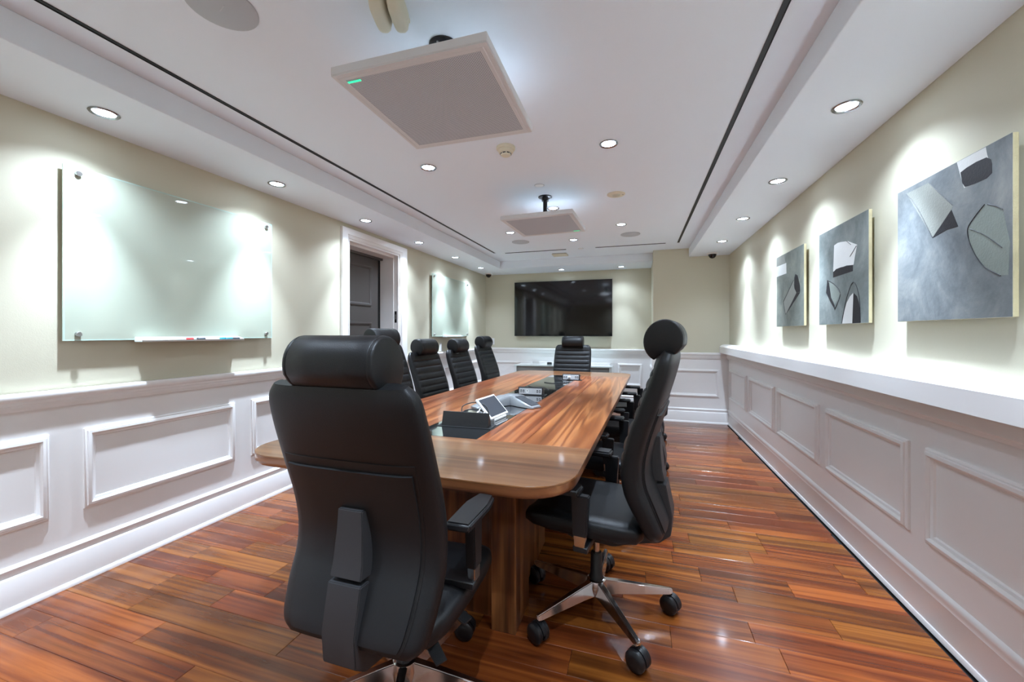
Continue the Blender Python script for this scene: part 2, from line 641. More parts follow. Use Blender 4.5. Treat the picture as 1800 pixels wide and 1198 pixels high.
obj('panel_moulding', moulding_frame(6.42, 7.08, ZF0, ZF1 - 0.02, lambda p, q, h: (XC - WX - h, p, q), fp),
    M['white'], wn_side, smooth=35)

# chair rail and baseboard profiles (off, z)
rail = [(0, 0.925), (0.010, 0.925), (0.011, 0.934), (0.014, 0.938), (0.015, 0.955), (0.018, 0.958), (0.019, 0.972),
        (0.024, 0.976), (0.027, 0.984), (0.027, 1.004), (0.025, 1.010), (0, 1.012)]
base = [(0, 0), (0.030, 0), (0.030, 0.016), (0.026, 0.024), (0.020, 0.027), (0.020, 0.155), (0.018, 0.160),
        (0.012, 0.164), (0.010, 0.178), (0.016, 0.190), (0.016, 0.198), (0.010, 0.206), (0, 0.212)]

base_slim = [(0, 0), (0.011, 0), (0.011, 0.016), (0.009, 0.024), (0.005, 0.027), (0.005, 0.155), (0.008, 0.160),
             (0.007, 0.164), (0.008, 0.178), (0.013, 0.190), (0.013, 0.200), (0.009, 0.208), (0, 0.214)]


def run(name, prof, to3, a, b, parent=None, sm=35):
    bm = bmesh.new()
    loft(bm, [[to3(p, q, a) for p, q in prof], [to3(p, q, b) for p, q in prof]])
    return obj(name, bm, M['white'], parent, smooth=sm)


tl = lambda p, q, s: (XL + WX + p, s, q)
tr = lambda p, q, s: (XR - WX - p, s, q)
tb = lambda p, q, s: (s, YF - WX - p, q)
tcx = lambda p, q, s: (s, YC - WX - p, q)
tcr = lambda p, q, s: (XC - WX - p, s, q)
tf = lambda p, q, s: (s, YB + WX + p, q)


for prof, nm in ((rail, 'trim'), (base, 'baseboard')):
    segs = [('left', tl, YB, DY0 - 0.113), ('left', tl, DY1 + 0.145, YF - WX), ('back', tb, XL + WX, XC - WX),
            ('column', tcx, XC - WX - 0.04, XR - WX), ('column', tcr, YC - WX - 0.02, YF - WX), ('front', tf, XL, XR)]
    if nm == 'baseboard':
        segs.append(('right', tr, YB, YC - WX))
    for side, f, a, b in segs:
        struct(run(f'{nm}_{n_trim}' if nm == 'trim' else f'{nm}_{side}', base_slim if side == 'right' else prof, f, a, b))
        n_trim += 1

# the deep ledge along the right wall
ledge = [(0, 0.915), (0.012, 0.915), (0.016, 0.93), (0.03, 0.94), (0.03, 1.012), (0.116, 1.012), (0.116, 1.098),
         (0.112, 1.106), (0.104, 1.108), (0.100, 1.112), (0.092, 1.120), (0.078, 1.126), (0.06, 1.130), (0, 1.132)]
struct(run(f'trim_{n_trim}', ledge, lambda p, q, s: (XR - 0.012 - p if q < 1.01 else XR - 0.012 - p, s, q), YB, YC - 0.001, sm=22))
n_trim += 1
struct(obj(f'trim_{n_trim}', B(XR - 0.03, XR, YB, YC, 1.02, 1.131), M['white']))

# ------------------------------------------------------------------ door
door = struct(empty('door_1', (XL, (DY0 + DY1) / 2, 0)))


def dchild(name, bm, m, parent=door, smooth=None):
    o = obj(name, bm, m, parent, smooth=smooth)
    o.matrix_parent_inverse = Matrix.Identity(4)
    o.location = -Vector(door.location) if parent is door else (0, 0, 0)
    return o


cas = [(0, 0), (0, 0.026), (0.004, 0.03), (0.075, 0.03), (0.08, 0.024), (0.088, 0.022), (0.094, 0.018), (0.105, 0.016),
       (0.113, 0.012), (0.113, 0)]
bm = bmesh.new()
rings = []
for y, z, sy, sz in ((DY0 - 0.113, 0.0, 1, 0), (DY0 - 0.113, DZ + 0.09, 1, -1), (DY1 + 0.145, DZ + 0.09, -1, -1),
                     (DY1 + 0.145, 0.0, -1, 0)):
    rings.append([(XL + h, y + sy * d * (1.0 if sy > 0 else 1.2), z + sz * d * 0.85) for d, h in cas])
loft(bm, rings, cap=True, closed=False)
dchild('casing', bm, M['white'], smooth=35)
# stepped jamb lining
for (xa, xb, t) in ((XL - 0.055, XL + 0.004, 0.018), (XL - 0.245, XL - 0.055, 0.034)):
    bm = bmesh.new()
    box(bm, xa, xb, DY0, DY0 + t, 0, DZ)
    box(bm, xa, xb, DY1 - t, DY1, 0, DZ)
    box(bm, xa, xb, DY0 + t, DY1 - t, DZ - t * 1.5, DZ)
    dchild('jamb', bm, M['white'])
leaf = dchild('door_leaf', B(XL - 0.29, XL - 0.245, DY0 + 0.0, DY1 - 0.0, 0.005, DZ), M['darkdoor'])
dchild('door_stop', B(XL - 0.243, XL - 0.205, DY0 + 0.034, DY1 - 0.034, 2.185, 2.212), M['darkdoor'])
dchild('door_gap_shade', B(XL - 0.2452, XL - 0.2435, DY1 - 0.075, DY1 - 0.034, 0.0, 2.215), M['black_slot'])  # black strip painting the shade of the gap between leaf and jamb
dp = [(0, 0), (0, 0.012), (0.012, 0.016), (0.022, 0.012), (0.03, 0.004), (0.035, 0.0)]
for z0, z1 in ((0.22, 0.72), (0.90, 1.42), (1.615, 2.085)):
    f = moulding_frame(DY0 + 0.16, DY1 - 0.21, z0, z1, lambda p, q, h: (XL - 0.245 + h, p, q), dp)
    o = obj('door_panel_moulding', f, M['darkdoor'], leaf, smooth=35)
bm = B(XL - 0.046, XL - 0.018, DY1 - 0.0205, DY1 - 0.0175, 1.42, 1.56)
sp = dchild('strike_plate', bm, M['bezel'])
obj('strike_slot', B(XL - 0.038, XL - 0.026, DY1 - 0.0215, DY1 - 0.0200, 1.46, 1.52), M['steel'], sp)


# ------------------------------------------------------------------ downlights
ring_bm = bmesh.new()
lathe(ring_bm, [(0.042, 0.0), (0.058, 0.0), (0.060, -0.004), (0.056, -0.008), (0.050, -0.007), (0.043, -0.001)], 32)
RING = mesh_of(ring_bm, 'downlight_ring', 40)
RING.materials.append(mat('downlight_trim', srgb(165, 167, 170), 0.22, 1.0, vary=0.03))
lens_bm = bmesh.new()
lathe(lens_bm, [(0.0435, -0.0004), (0.0435, -0.0022), (0.03, -0.003), (0, -0.0034)], 28)
LENS = mesh_of(lens_bm, 'downlight_lens', 40)
LENS.materials.append(M['lens'])


def downlight(x, y, z, label, group, beam=60, spill=128, k=1.0):
    e = empty('downlight', (x, y, z))
    tag(e, label, 'downlight', group)
    link('trim_ring', RING, None, e)
    link('lens', LENS, None, e)
    # a reflector lamp: a tight beam inside a weaker wide spill
    for nm, ang, f in (('downlight_beam', beam, 1.0), ('downlight_spill', spill, 0.19)):
        ld = bpy.data.lights.new(nm, 'SPOT')
        ld.energy = DOWNLIGHT_W * k * f
        ld.color = LIGHT_COL
        ld.spot_size = math.radians(ang)
        ld.spot_blend = 1.0
        ld.shadow_soft_size = 0.022
        lo = bpy.data.objects.new(nm, ld)
        C.objects.link(lo)
        lo.parent = e
        lo.location = (0, 0, -0.03)
    return e


ordn = ['first', 'second', 'third', 'fourth', 'fifth', 'sixth']
for i, y in enumerate((1.29, 2.29, 3.30, 4.30, 5.31, 6.305)):
    where = ['nearest downlight in the left soffit, above the big glass board',
             'second downlight in the left soffit, before the door',
             'third downlight in the left soffit, above near door casing edge',
             'fourth downlight in the left soffit, just past the door',
             'fifth downlight in the left soffit, above the far glass board',
             'last downlight in the left soffit, beside the dome camera'][i]
    downlight(-2.54, y, ZS, where, 'left soffit downlights')
for i, y in enumerate((2.333, 3.333, 4.333, 5.333)):
    where = ['nearest downlight in the right soffit, above the nearest painting',
             'second downlight in the right soffit, above the middle painting',
             'third downlight in the right soffit, above the farthest painting',
             'last downlight in the right soffit, before the dome camera'][i]
    downlight(0.966, y, ZS, where, 'right soffit downlights')
for y, wh in ((0.29, 'left soffit downlight just outside the left edge of the frame'), (-0.71, 'left soffit downlight farthest behind the camera')):
    downlight(-2.54, y, ZS, wh, 'left soffit downlights')
for y, wh in ((1.333, 'right soffit downlight just outside the right edge of the frame'), (0.333, 'right soffit downlight level with the camera'),
              (-0.667, 'right soffit downlight farthest behind the camera')):
    downlight(0.966, y, ZS, wh, 'right soffit downlights')
CEN = [(-1.476, 2.63, 'left downlight of the nearest pair in the main ceiling'),
       (-0.179, 2.648, 'right downlight of the nearest pair, beyond the near microphone panel'),
       (-0.792, 3.86, 'downlight right behind the pole of the far microphone panel'),
       (-1.485, 4.648, 'downlight at the left corner of the far microphone panel'),
       (-0.178, 4.67, 'downlight right of the far microphone panel'),
       (-0.807, 5.255, 'central downlight just beyond the far microphone panel'),
       (-0.792, 1.86, 'downlight hidden above the near microphone panel'),
       (-1.476, 0.5, 'ceiling downlight behind the camera, left one'),
       (-0.179, 0.5, 'ceiling downlight behind the camera, right one')]
for x, y, lb in CEN:
    downlight(x, y, ZC, lb, 'main ceiling downlights', beam=76, spill=124, k=0.6)
downlight(-1.267, 6.895, ZS, 'left downlight in the soffit above the wall screen', 'end soffit downlights', k=0.5)
downlight(-0.262, 6.896, ZS, 'right downlight in the soffit above the wall screen', 'end soffit downlights', k=0.5)
downlight(-0.8, -1.35, ZS, 'downlight in the soffit behind the camera', 'end soffit downlights')


# ------------------------------------------------------------------ ceiling things
def slot(x0, x1, y0, y1, label):
    e = empty('slot_diffuser', ((x0 + x1) / 2, (y0 + y1) / 2, ZC))
    tag(e, label, 'air diffuser', 'black ceiling slots')
    hx, hy = (x1 - x0) / 2, (y1 - y0) / 2
    obj('slot_recess', B(-hx, hx, -hy, hy, -0.0012, -0.0002), M['black_slot'], e)
    t = 0.003
    bm = bmesh.new()
    if hx < hy:
        box(bm, -hx - t, -hx, -hy, hy, -0.004, -0.0002)
        box(bm, hx, hx + t, -hy, hy, -0.004, -0.0002)
    else:
        box(bm, -hx, hx, -hy - t, -hy, -0.004, -0.0002)
        box(bm, -hx, hx, hy, hy + t, -0.004, -0.0002)
    obj('slot_lip', bm, M['black_slot'], e)


slot(-2.107, -2.089, -0.8, 5.78, 'long black slot diffuser in the ceiling along the left soffit')
slot(0.514, 0.534, -0.8, 5.85, 'long black slot diffuser in the ceiling along the right soffit')
slot(-1.945, -1.004, 5.822, 5.840, 'short black slot diffuser before the end soffit, left one')
slot(-0.58, 0.363, 5.822, 5.840, 'short black slot diffuser before the end soffit, right one')

spk_bm = bmesh.new()
lathe(spk_bm, [(0.118, 0), (0.118, -0.004), (0.114, -0.006), (0, -0.007)], 40)
SPK = mesh_of(spk_bm, 'speaker_disc', 40)
SPK.materials.append(M['grille'])
for x, y, lb in ((-1.485, 1.10, 'large grey round ceiling speaker nearest the camera, at top left'),
                 (-1.507, 5.173, 'grey round ceiling speaker left of the far downlights'),
                 (-0.0875, 5.177, 'grey round ceiling speaker at the right far end of the ceiling')):
    e = tag(empty('ceiling_speaker', (x, y, ZC)), lb, 'speaker', 'round ceiling speakers')
    link('grille', SPK, None, e)
    obj('logo_bar', B(-0.022, 0.022, -0.002, 0.002, -0.0082, -0.0066), M['silver'], e, rot=(0, 0, -0.35))

for x, y, r, lb in ((-0.779, 3.229, 0.036, 'white round sprinkler cover before the far microphone pole'),
                    (-0.789, 5.84, 0.034, 'small round sprinkler cover between the two short black slots')):
    bm = bmesh.new()
    lathe(bm, [(r, 0), (r, -0.003), (r * 0.9, -0.005), (0, -0.006)], 28)
    e = tag(empty('sprinkler_cover', (x, y, ZC)), lb, 'sprinkler cover', 'sprinkler covers')
    obj('cover_plate', bm, M['white_pl'], e, smooth=40)
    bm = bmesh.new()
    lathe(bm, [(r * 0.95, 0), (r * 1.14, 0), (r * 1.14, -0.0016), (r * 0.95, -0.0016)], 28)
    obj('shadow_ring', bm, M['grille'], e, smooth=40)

e = tag(empty('occupancy_sensor', (-0.182, 3.638, ZC)), 'beige round occupancy sensor on the ceiling, right of far panel', 'sensor')
bm = bmesh.new()
lathe(bm, [(0.078, 0), (0.078, -0.005), (0.072, -0.009), (0, -0.010)], 36)
obj('sensor_base', bm, M['beige'], e, smooth=40)
bm = bmesh.new()
lathe(bm, [(0.036, -0.009), (0.036, -0.012), (0.03, -0.019), (0, -0.023)], 28)
obj('sensor_lens', bm, mat('sensor_lens', srgb(200, 194, 172), 0.3, vary=0.05), e, smooth=60)
obj('sensor_window', B(0.05, 0.064, -0.004, 0.004, -0.0108, -0.0098), M['bezel'], e)

e = tag(empty('smoke_detector', (-0.83, 2.50, ZC)), 'cream smoke detector at the back edge of the near microphone panel', 'smoke detector')
bm = bmesh.new()
lathe(bm, [(0.062, 0), (0.062, -0.012), (0.058, -0.018), (0.047, -0.02), (0.0, -0.02)], 32)
obj('mounting_base', bm, M['beige'], e, smooth=40)
bm = bmesh.new()
lathe(bm, [(0.05, -0.019), (0.05, -0.03), (0.045, -0.038), (0.036, -0.04), (0.034, -0.05), (0.028, -0.056), (0, -0.058)], 32)
o = obj('detector_head', bm, M['beige'], e, smooth=40)
for k in range(8):
    a = k * PI / 4
    obj('vent_slot', B(-0.010, 0.010, -0.0015, 0.0015, -0.0485, -0.0425), M['bezel'], o,
        (0.0345 * math.cos(a), 0.0345 * math.sin(a), 0), (0, 0, a + PI / 2))

# beige hanging sensor at the top edge
e = tag(empty('ceiling_sensor', (-0.885, 1.285, ZC), 0.3), 'beige two-lobed ceiling device at the top edge of the photo', 'ceiling sensor')
for s in (-1, 1):
    rings = []
    for z, w_, d_ in ((0, 0.030, 0.075), (-0.02, 0.030, 0.075), (-0.045, 0.027, 0.07), (-0.058, 0.022, 0.06), (-0.063, 0.012, 0.045)):
        rings.append([(s * 0.033 + w_ * math.copysign(abs(math.cos(t)) ** 0.6, math.cos(t)),
                       d_ * math.copysign(abs(math.sin(t)) ** 0.5, math.sin(t)), z)
                      for t in [2 * PI * i / 24 for i in range(24)]])
    bm = loft(bmesh.new(), rings)
    obj('sensor_lobe', bm, M['beige'], e, smooth=45)
obj('sensor_plate', B(-0.06, 0.06, -0.07, 0.07, -0.012, 0), M['beige'], e)

e = tag(empty('access_plate', (-1.155, 6.15, ZC)), 'cream rectangular plate on the ceiling before the end soffit', 'ceiling plate')
obj('plate', B(-0.115, 0.115, -0.07, 0.1, -0.022, -0.006, bev=0.002), M['beige'], e)
obj('plate_gap_shade', B(-0.108, 0.108, -0.063, 0.094, -0.006, 0), M['bezel'], e)  # black filler, colours in the shadow gap between plate and ceiling


def dome_camera(x, y, label):
    e = tag(empty('dome_camera', (x, y, ZS)), label, 'security camera')
    bm = bmesh.new()
    lathe(bm, [(0.072, 0), (0.072, -0.008), (0.064, -0.016), (0.05, -0.018), (0.05, -0.0), ], 32)
    obj('mounting_ring', bm, M['white_pl'], e, smooth=40)
    bm = bmesh.new()
    lathe(bm, [(0.052, -0.002), (0.052, -0.022)] + [(0.05 * math.cos(a), -0.024 - 0.05 * math.sin(a)) for a in
                                                  [i * PI / 14 for i in range(8)]], 28)
    obj('smoked_dome', bm, mat('smoked_dome', srgb(9, 9, 11), 0.08, vary=0.1), e, smooth=60)


dome_camera(-2.655, 6.98, 'black dome camera on the soffit at the far left corner')
dome_camera(0.985, 6.10, 'black dome camera on the right soffit beside the column')


def mic_panel(x, y, zb, s, led_x, led_y, label, rz):
    e = tag(empty('microphone_panel', (x, y, ZC), rz), label, 'microphone panel')
    h = s / 2
    zz = zb - ZC
    obj('panel_body', B(-h, h, -h, h, zz + 0.004, zz + 0.036, bev=0.003), M['offwhite'], e)
    fr = moulding_frame(-h + 0.002, h - 0.002, -h + 0.002, h - 0.002,
                        lambda p, q, d: (p, q, zz + 0.004 - d),
                        [(0, 0), (0, 0.004), (0.012, 0.004), (0.014, 0.0025), (0.018, 0.0025), (0.02, 0.004), (0.034, 0.004), (0.036, 0.0)])
    obj('panel_frame', fr, M['offwhite'], e)
    obj('perforated_grille', B(-h + 0.036, h - 0.036, -h + 0.036, h - 0.036, zz + 0.0015, zz + 0.0045), M['perf'], e)
    obj('status_light', B(led_x - 0.028, led_x + 0.028, led_y - 0.004, led_y + 0.004, zz - 0.0005, zz + 0.002), M['green_led'], e)
    bm = bmesh.new()
    lathe(bm, [(0.062, 0), (0.062, -0.006), (0.05, -0.012), (0.032, -0.014), (0.03, -0.04), (0.024, -0.042), (0, -0.042)], 32)
    pl = obj('ceiling_flange', bm, M['bezel'], e, smooth=40)
    for a in (0.4, 2.5, 4.6):
        bm = bmesh.new()
        lathe(bm, [(0.005, -0.010), (0.005, -0.0145), (0, -0.0155)], 10, Matrix.Translation((0.046 * math.cos(a), 0.046 * math.sin(a), 0)))
        obj('screw', bm, M['steel'], pl)
    bm = bmesh.new()
    lathe(bm, [(0.019, -0.03), (0.019, zz + 0.05)], 20)
    obj('pole', bm, M['bezel'], e, smooth=40)
    obj('pole_bracket', B(-0.045, 0.045, -0.045, 0.045, zz + 0.036, zz + 0.05, bev=0.002), M['bezel'], e)


mic_panel(-0.788, 1.535, 2.256, 0.622, -0.245, -0.26, 'large white ceiling microphone panel with green light, nearest the camera', 0.01)
mic_panel(-0.795, 3.52, 2.256, 0.622, 0.235, 0.26, 'far white ceiling microphone panel hanging on a visible black pole', -0.045)


# ------------------------------------------------------------------ glass boards, trays, markers
def glass_board(y0, y1, z0, z1, label):
    e = tag(empty('glass_board', (XL, (y0 + y1) / 2, (z0 + z1) / 2)), label, 'glass board', 'glass writing boards')
    hy, hz = (y1 - y0) / 2, (z1 - z0) / 2
    obj('glass_pane', B(0.026, 0.032, -hy, hy, -hz, hz, bev=0.001, seg=1), M['glassboard'], e)
    fr = moulding_frame(-hy - 0.0008, hy + 0.0008, -hz - 0.0008, hz + 0.0008, lambda p, q, d: (0.0255 + d, p, q),
                        [(0, 0), (0, 0.0072), (0.006, 0.0072), (0.006, 0)])
    obj('polished_edge', fr, M['glassedge'], e)
    for sy in (-1, 1):
        for sz in (-1, 1):
            bm = bmesh.new()
            R = Matrix.Translation((0, sy * (hy - 0.055), sz * (hz - 0.033))) @ Matrix.Rotation(PI / 2, 4, 'Y')
            lathe(bm, [(0.009, 0.0), (0.009, 0.033), (0.0125, 0.0335), (0.0125, 0.046), (0.011, 0.048), (0, 0.048)], 20, R)
            obj('standoff', bm, M['steel'], e, smooth=40)
    return e


glass_board(1.244, 2.451, 1.258, 2.155, 'large frosted glass board on the left wall before the door')
glass_board(5.048, 6.307, 1.242, 2.138, 'far frosted glass board on the left wall past the door')


def pen_tray(y0, y1, z, label):
    e = tag(empty('pen_tray', (XL + 0.034, (y0 + y1) / 2, z)), label, 'pen tray', 'pen trays')
    h = (y1 - y0) / 2
    prof = [(0.0, 0.0), (0.062, 0.0), (0.066, 0.010), (0.063, 0.010), (0.059, 0.003), (0.002, 0.003), (0.002, 0.03), (0.0, 0.03)]
    bm = bmesh.new()
    loft(bm, [[(p, s, q) for p, q in prof] for s in (-h, h)])
    obj('tray_shelf', bm, M['acrylic'], e)
    for s in (-1, 1):
        bm = bmesh.new()
        prism(bm, [(0, 0.003), (0.064, 0.003), (0.066, 0.010), (0.0, 0.03)], s * h - 0.0015, s * h + 0.0015, axis=1)
        obj('tray_end', bm, M['acrylic'], e)


pen_tray(1.545, 2.165, 1.245, 'clear pen tray with markers under the near glass board')
pen_tray(5.36, 5.98, 1.23, 'clear empty pen tray under the far glass board')


def marker(y, ln, bodym, capm, label, x=XL + 0.074, flip=1):
    e = tag(empty('marker_pen', (x, y, 1.2575)), label, 'marker', 'markers on the near pen tray')
    R = Matrix.Rotation(-flip * PI / 2, 4, 'X')
    bm = bmesh.new()
    lathe(bm, [(0.0, -ln / 2), (0.0075, -ln / 2), (0.008, -ln / 2 + 0.003), (0.008, ln / 2 - 0.045)], 14, R)
    obj('barrel', bm, bodym, e, smooth=40)
    bm = bmesh.new()
    lathe(bm, [(0.0088, ln / 2 - 0.047), (0.0088, ln / 2 - 0.004), (0.007, ln / 2), (0, ln / 2)], 14, R)
    obj('cap', bm, capm, e, smooth=40)


marker(1.765, 0.14, M['white_pl'], M['red'], 'white marker with red cap on the glass board tray')
marker(1.93, 0.14, M['white_pl'], M['markb'], 'white marker with black cap, middle of the glass board tray', flip=-1)
marker(2.035, 0.10, M['teal'], M['teal'], 'short teal marker on the glass board tray', x=XL + 0.06)
marker(2.09, 0.10, M['markb'], M['teal'], 'black marker with teal cap on the glass board tray', x=XL + 0.082, flip=-1)


# wall plates
def wall_plate(name, M4, label, toggles):
    e = tag(empty(name), label, 'wall plate')
    e.matrix_world = M4
    obj('plate', B(-0.038, 0.038, 0, 0.006, -0.06, 0.06, bev=0.002), M['white_pl'], e)
    for k in range(toggles):
        obj('rocker', B(-0.016, 0.016, 0.005, 0.009, -0.034, 0.034, bev=0.001), M['offwhite'], e)


wall_plate('switch_plate', Matrix.Translation((XL, 5.35, 1.085)) @ Matrix.Rotation(-PI / 2, 4, 'Z'),
           'white wall plate under the far glass board, above the rail', 1)
wall_plate('switch_plate', Matrix.Translation((-2.655, YF, 1.13)) @ Matrix.Rotation(PI, 4, 'Z'),
           'white wall plate at the left end of the screen wall', 1)

# ------------------------------------------------------------------ wall screen
tx0, tx1, tz0, tz1 = -2.195, -0.42, 1.233, 2.23
e = tag(empty('television', ((tx0 + tx1) / 2, YF, (tz0 + tz1) / 2)), 'large black flat television on the end wall', 'television')
hx, hz = (tx1 - tx0) / 2, (tz1 - tz0) / 2
obj('housing', B(-hx + 0.01, hx - 0.01, -0.062, -0.02, -hz + 0.01, hz - 0.01, bev=0.004), M['bezel'], e)
obj('wall_mount', B(-0.25, 0.25, -0.021, 0.0, -0.2, 0.2), M['bezel'], e)
fr = moulding_frame(-hx, hx, -hz, hz, lambda p, q, d: (p, -0.058 - d, q), [(0, -0.02), (0, 0.012), (0.007, 0.012), (0.008, 0.009)])
obj('bezel', fr, M['bezel'], e)
obj('screen', B(-hx + 0.006, hx - 0.006, -0.0665, -0.0615, -hz + 0.006, hz - 0.006), M['screen'], e)

# ------------------------------------------------------------------ credenza
cx0, cx1, cy0, cy1 = -2.045, -0.40, 6.62, 7.13
e = tag(empty('credenza', ((cx0 + cx1) / 2, (cy0 + cy1) / 2, 0)), 'pale low credenza with glass top under the wall screen', 'credenza')
hx, hy = (cx1 - cx0) / 2, (cy1 - cy0) / 2
obj('glass_top', B(-hx, hx, -hy, hy, 0.722, 0.742, bev=0.002), M['cred_glass'], e)
for s in (-1, 1):
    obj('side_panel', B(s * (hx - 0.02) - 0.02, s * (hx - 0.02) + 0.02, -hy + 0.005, hy - 0.005, 0.0, 0.722, bev=0.002), M['cred_white'], e)
obj('back_panel', B(-hx + 0.04, hx - 0.04, hy - 0.03, hy - 0.01, 0.06, 0.722), M['cred_grey'], e)
obj('shadow_rail', B(-hx + 0.04, hx - 0.04, -hy + 0.03, -hy + 0.05, 0.60, 0.722), M['cred_grey'], e)
obj('plinth', B(-hx + 0.04, hx - 0.04, -hy + 0.05, hy - 0.03, 0.0, 0.08), M['cred_grey'], e)
nd = 4
dw = (2 * hx - 0.08) / nd
for k in range(nd):
    x0 = -hx + 0.04 + k * dw
    d = obj('cabinet_door', B(x0 + 0.002, x0 + dw - 0.002, -hy + 0.008, -hy + 0.028, 0.085, 0.6, bev=0.002), M['cred_white'], e)
    obj('pull_bar', B(x0 + dw * 0.5 - 0.05, x0 + dw * 0.5 + 0.05, -hy - 0.004, -hy + 0.009, 0.57, 0.58), M['steel'], d)
e = tag(empty('puck_device', (-1.50, 6.98, 0.742)), 'small black puck on the glass credenza top', 'puck')
bm = bmesh.new()
lathe(bm, [(0.04, 0.0), (0.045, 0.006), (0.045, 0.018), (0.036, 0.028), (0, 0.03)], 24)
obj('puck_body', bm, M['bezel'], e, smooth=50)
bm = bmesh.new()
lathe(bm, [(0.03, 0.0275), (0.028, 0.0305), (0, 0.031)], 20)
obj('puck_cap', bm, M['darkscreen'], e, smooth=50)
e = tag(empty('desk_card', (-1.36, 6.98, 0.742), 0.2), 'small white folded card beside the black puck', 'card')
bm = bmesh.new()
prism(bm, [(-0.035, 0), (0.035, 0), (0.004, 0.07), (-0.004, 0.07)], -0.05, 0.05, axis=0)
obj('card', bm, M['white_pl'], e)


# ------------------------------------------------------------------ paintings
def painting(yL, label, ground, shapes, lines, th=0.045):
    S, z0 = 0.618, 1.3517
    e = tag(empty('painting', (XR, yL - S / 2, z0)), label, 'painting')
    # local: x = into the room is -x ; s runs along -y
    obj('stretcher_canvas', B(-0.039, -0.022, -S / 2, S / 2, 0, S, bev=0.003), M['canvas'], e)
    obj('wall_spacer', B(-0.023, 0.0, -0.2, 0.2, 0.08, S - 0.08), M['canvas'], e)
    obj('painted_ground', B(-0.0400, -0.0380, -S / 2 + 0.0005, S / 2 - 0.0005, 0.0005, S - 0.0005, bev=0.0008, seg=1), ground, e)
    lay = 0.0
    for key, pts in shapes:
        lay += 0.00015
        bm = bmesh.new()
        P_ = [(S / 2 - max(0.004, min(0.996, s)) * S, max(0.004, min(0.996, t)) * S) for s, t in pts]
        # extrude along x
        prism(bm, P_, -0.0400 - lay, -0.0395, axis=0)
        obj('painted_shape', bm, M[key], e)
    for pts in lines:
        bm = bmesh.new()
        tube(bm, [(-0.0402 - lay, S / 2 - s * S, t * S) for s, t in pts], 0.0013, n=6, sub=5)
        obj('painted_line', bm, M['paint_black'], e)


g1 = art_ground('art_ground_near', srgb(96, 102, 106), srgb(124, 129, 130), srgb(156, 157, 153))
g2 = art_ground('art_ground_mid', srgb(96, 104, 102), srgb(122, 129, 126), srgb(150, 155, 150))
g3 = art_ground('art_ground_far', srgb(98, 104, 98), srgb(122, 128, 120), srgb(150, 152, 138))
painting(2.394, 'grey abstract painting nearest the camera, black blob at its top edge', g1, [
    ('paint_pale', [(0.106, 0.962), (0.351, 0.959), (0.571, 0.733), (0.56, 0.709), (0.387, 0.569)]),
    ('paint_sage', [(0.696, 0.556), (0.82, 0.664), (0.941, 0.6), (0.986, 0.405), (0.975, 0.23), (0.927, 0.235),
                    (0.82, 0.299), (0.755, 0.379), (0.707, 0.476)]),
    ('paint_white', [(0.606, 0.997), (0.827, 0.995), (0.837, 0.945), (0.846, 0.92), (0.675, 0.90), (0.68, 0.815), (0.665, 0.812), (0.64, 0.887)]),
    ('paint_black', [(0.636, 0.92), (0.686, 0.931), (0.76, 0.937), (0.833, 0.933), (0.862, 0.91), (0.87, 0.879), (0.87, 0.828),
                     (0.833, 0.811), (0.75, 0.81), (0.672, 0.817), (0.651, 0.849)]),
    ('paint_black', [(0.56, 0.709), (0.617, 0.587), (0.521, 0.59), (0.387, 0.565)])],
    [[(0.106, 0.962), (0.229, 0.823), (0.387, 0.569)], [(0.351, 0.959), (0.455, 0.852), (0.571, 0.736)],
     [(0.82, 0.664), (0.755, 0.617), (0.696, 0.556), (0.707, 0.476), (0.755, 0.379), (0.82, 0.299), (0.927, 0.235)],
     [(0.839, 0.66), (0.894, 0.633), (0.941, 0.6)], [(0.707, 0.55), (0.82, 0.485), (0.938, 0.388)]])
painting(3.267, 'grey abstract painting in the middle, white bell-shaped form on top', g2, [
    ('paint_white', [(0.356, 0.814), (0.43, 0.824), (0.502, 0.818), (0.638, 0.797), (0.81, 0.727), (0.775, 0.64), (0.745, 0.551), (0.616, 0.567),
                     (0.478, 0.56), (0.336, 0.546)]),
    ('paint_black', [(0.336, 0.541), (0.40, 0.563), (0.502, 0.566), (0.734, 0.553), (0.734, 0.494), (0.331, 0.484)]),
    ('paint_black', [(0.2, 0.475), (0.241, 0.44), (0.29, 0.28), (0.37, 0.19), (0.37, 0.154), (0.28, 0.23), (0.173, 0.343)]),
    ('paint_sage', [(0.241, 0.452), (0.381, 0.391), (0.483, 0.297), (0.381, 0.201), (0.29, 0.285)]),
    ('paint_white', [(0.745, 0.289), (0.724, 0.0), (0.525, 0.0), (0.57, 0.12), (0.616, 0.202), (0.68, 0.26)]),
    ('paint_black', [(0.745, 0.289), (0.806, 0.252), (0.84, 0.19), (0.862, 0.112), (0.862, 0.0), (0.724, 0.0)])],
    [[(0.52, 0.006), (0.616, 0.246), (0.745, 0.391), (0.846, 0.248), (0.87, 0.006)],
     [(0.2, 0.475), (0.381, 0.405), (0.49, 0.296), (0.369, 0.154)], [(0.62, 0.80), (0.70, 0.75)], [(0.8, 0.72), (0.68, 0.64)]])
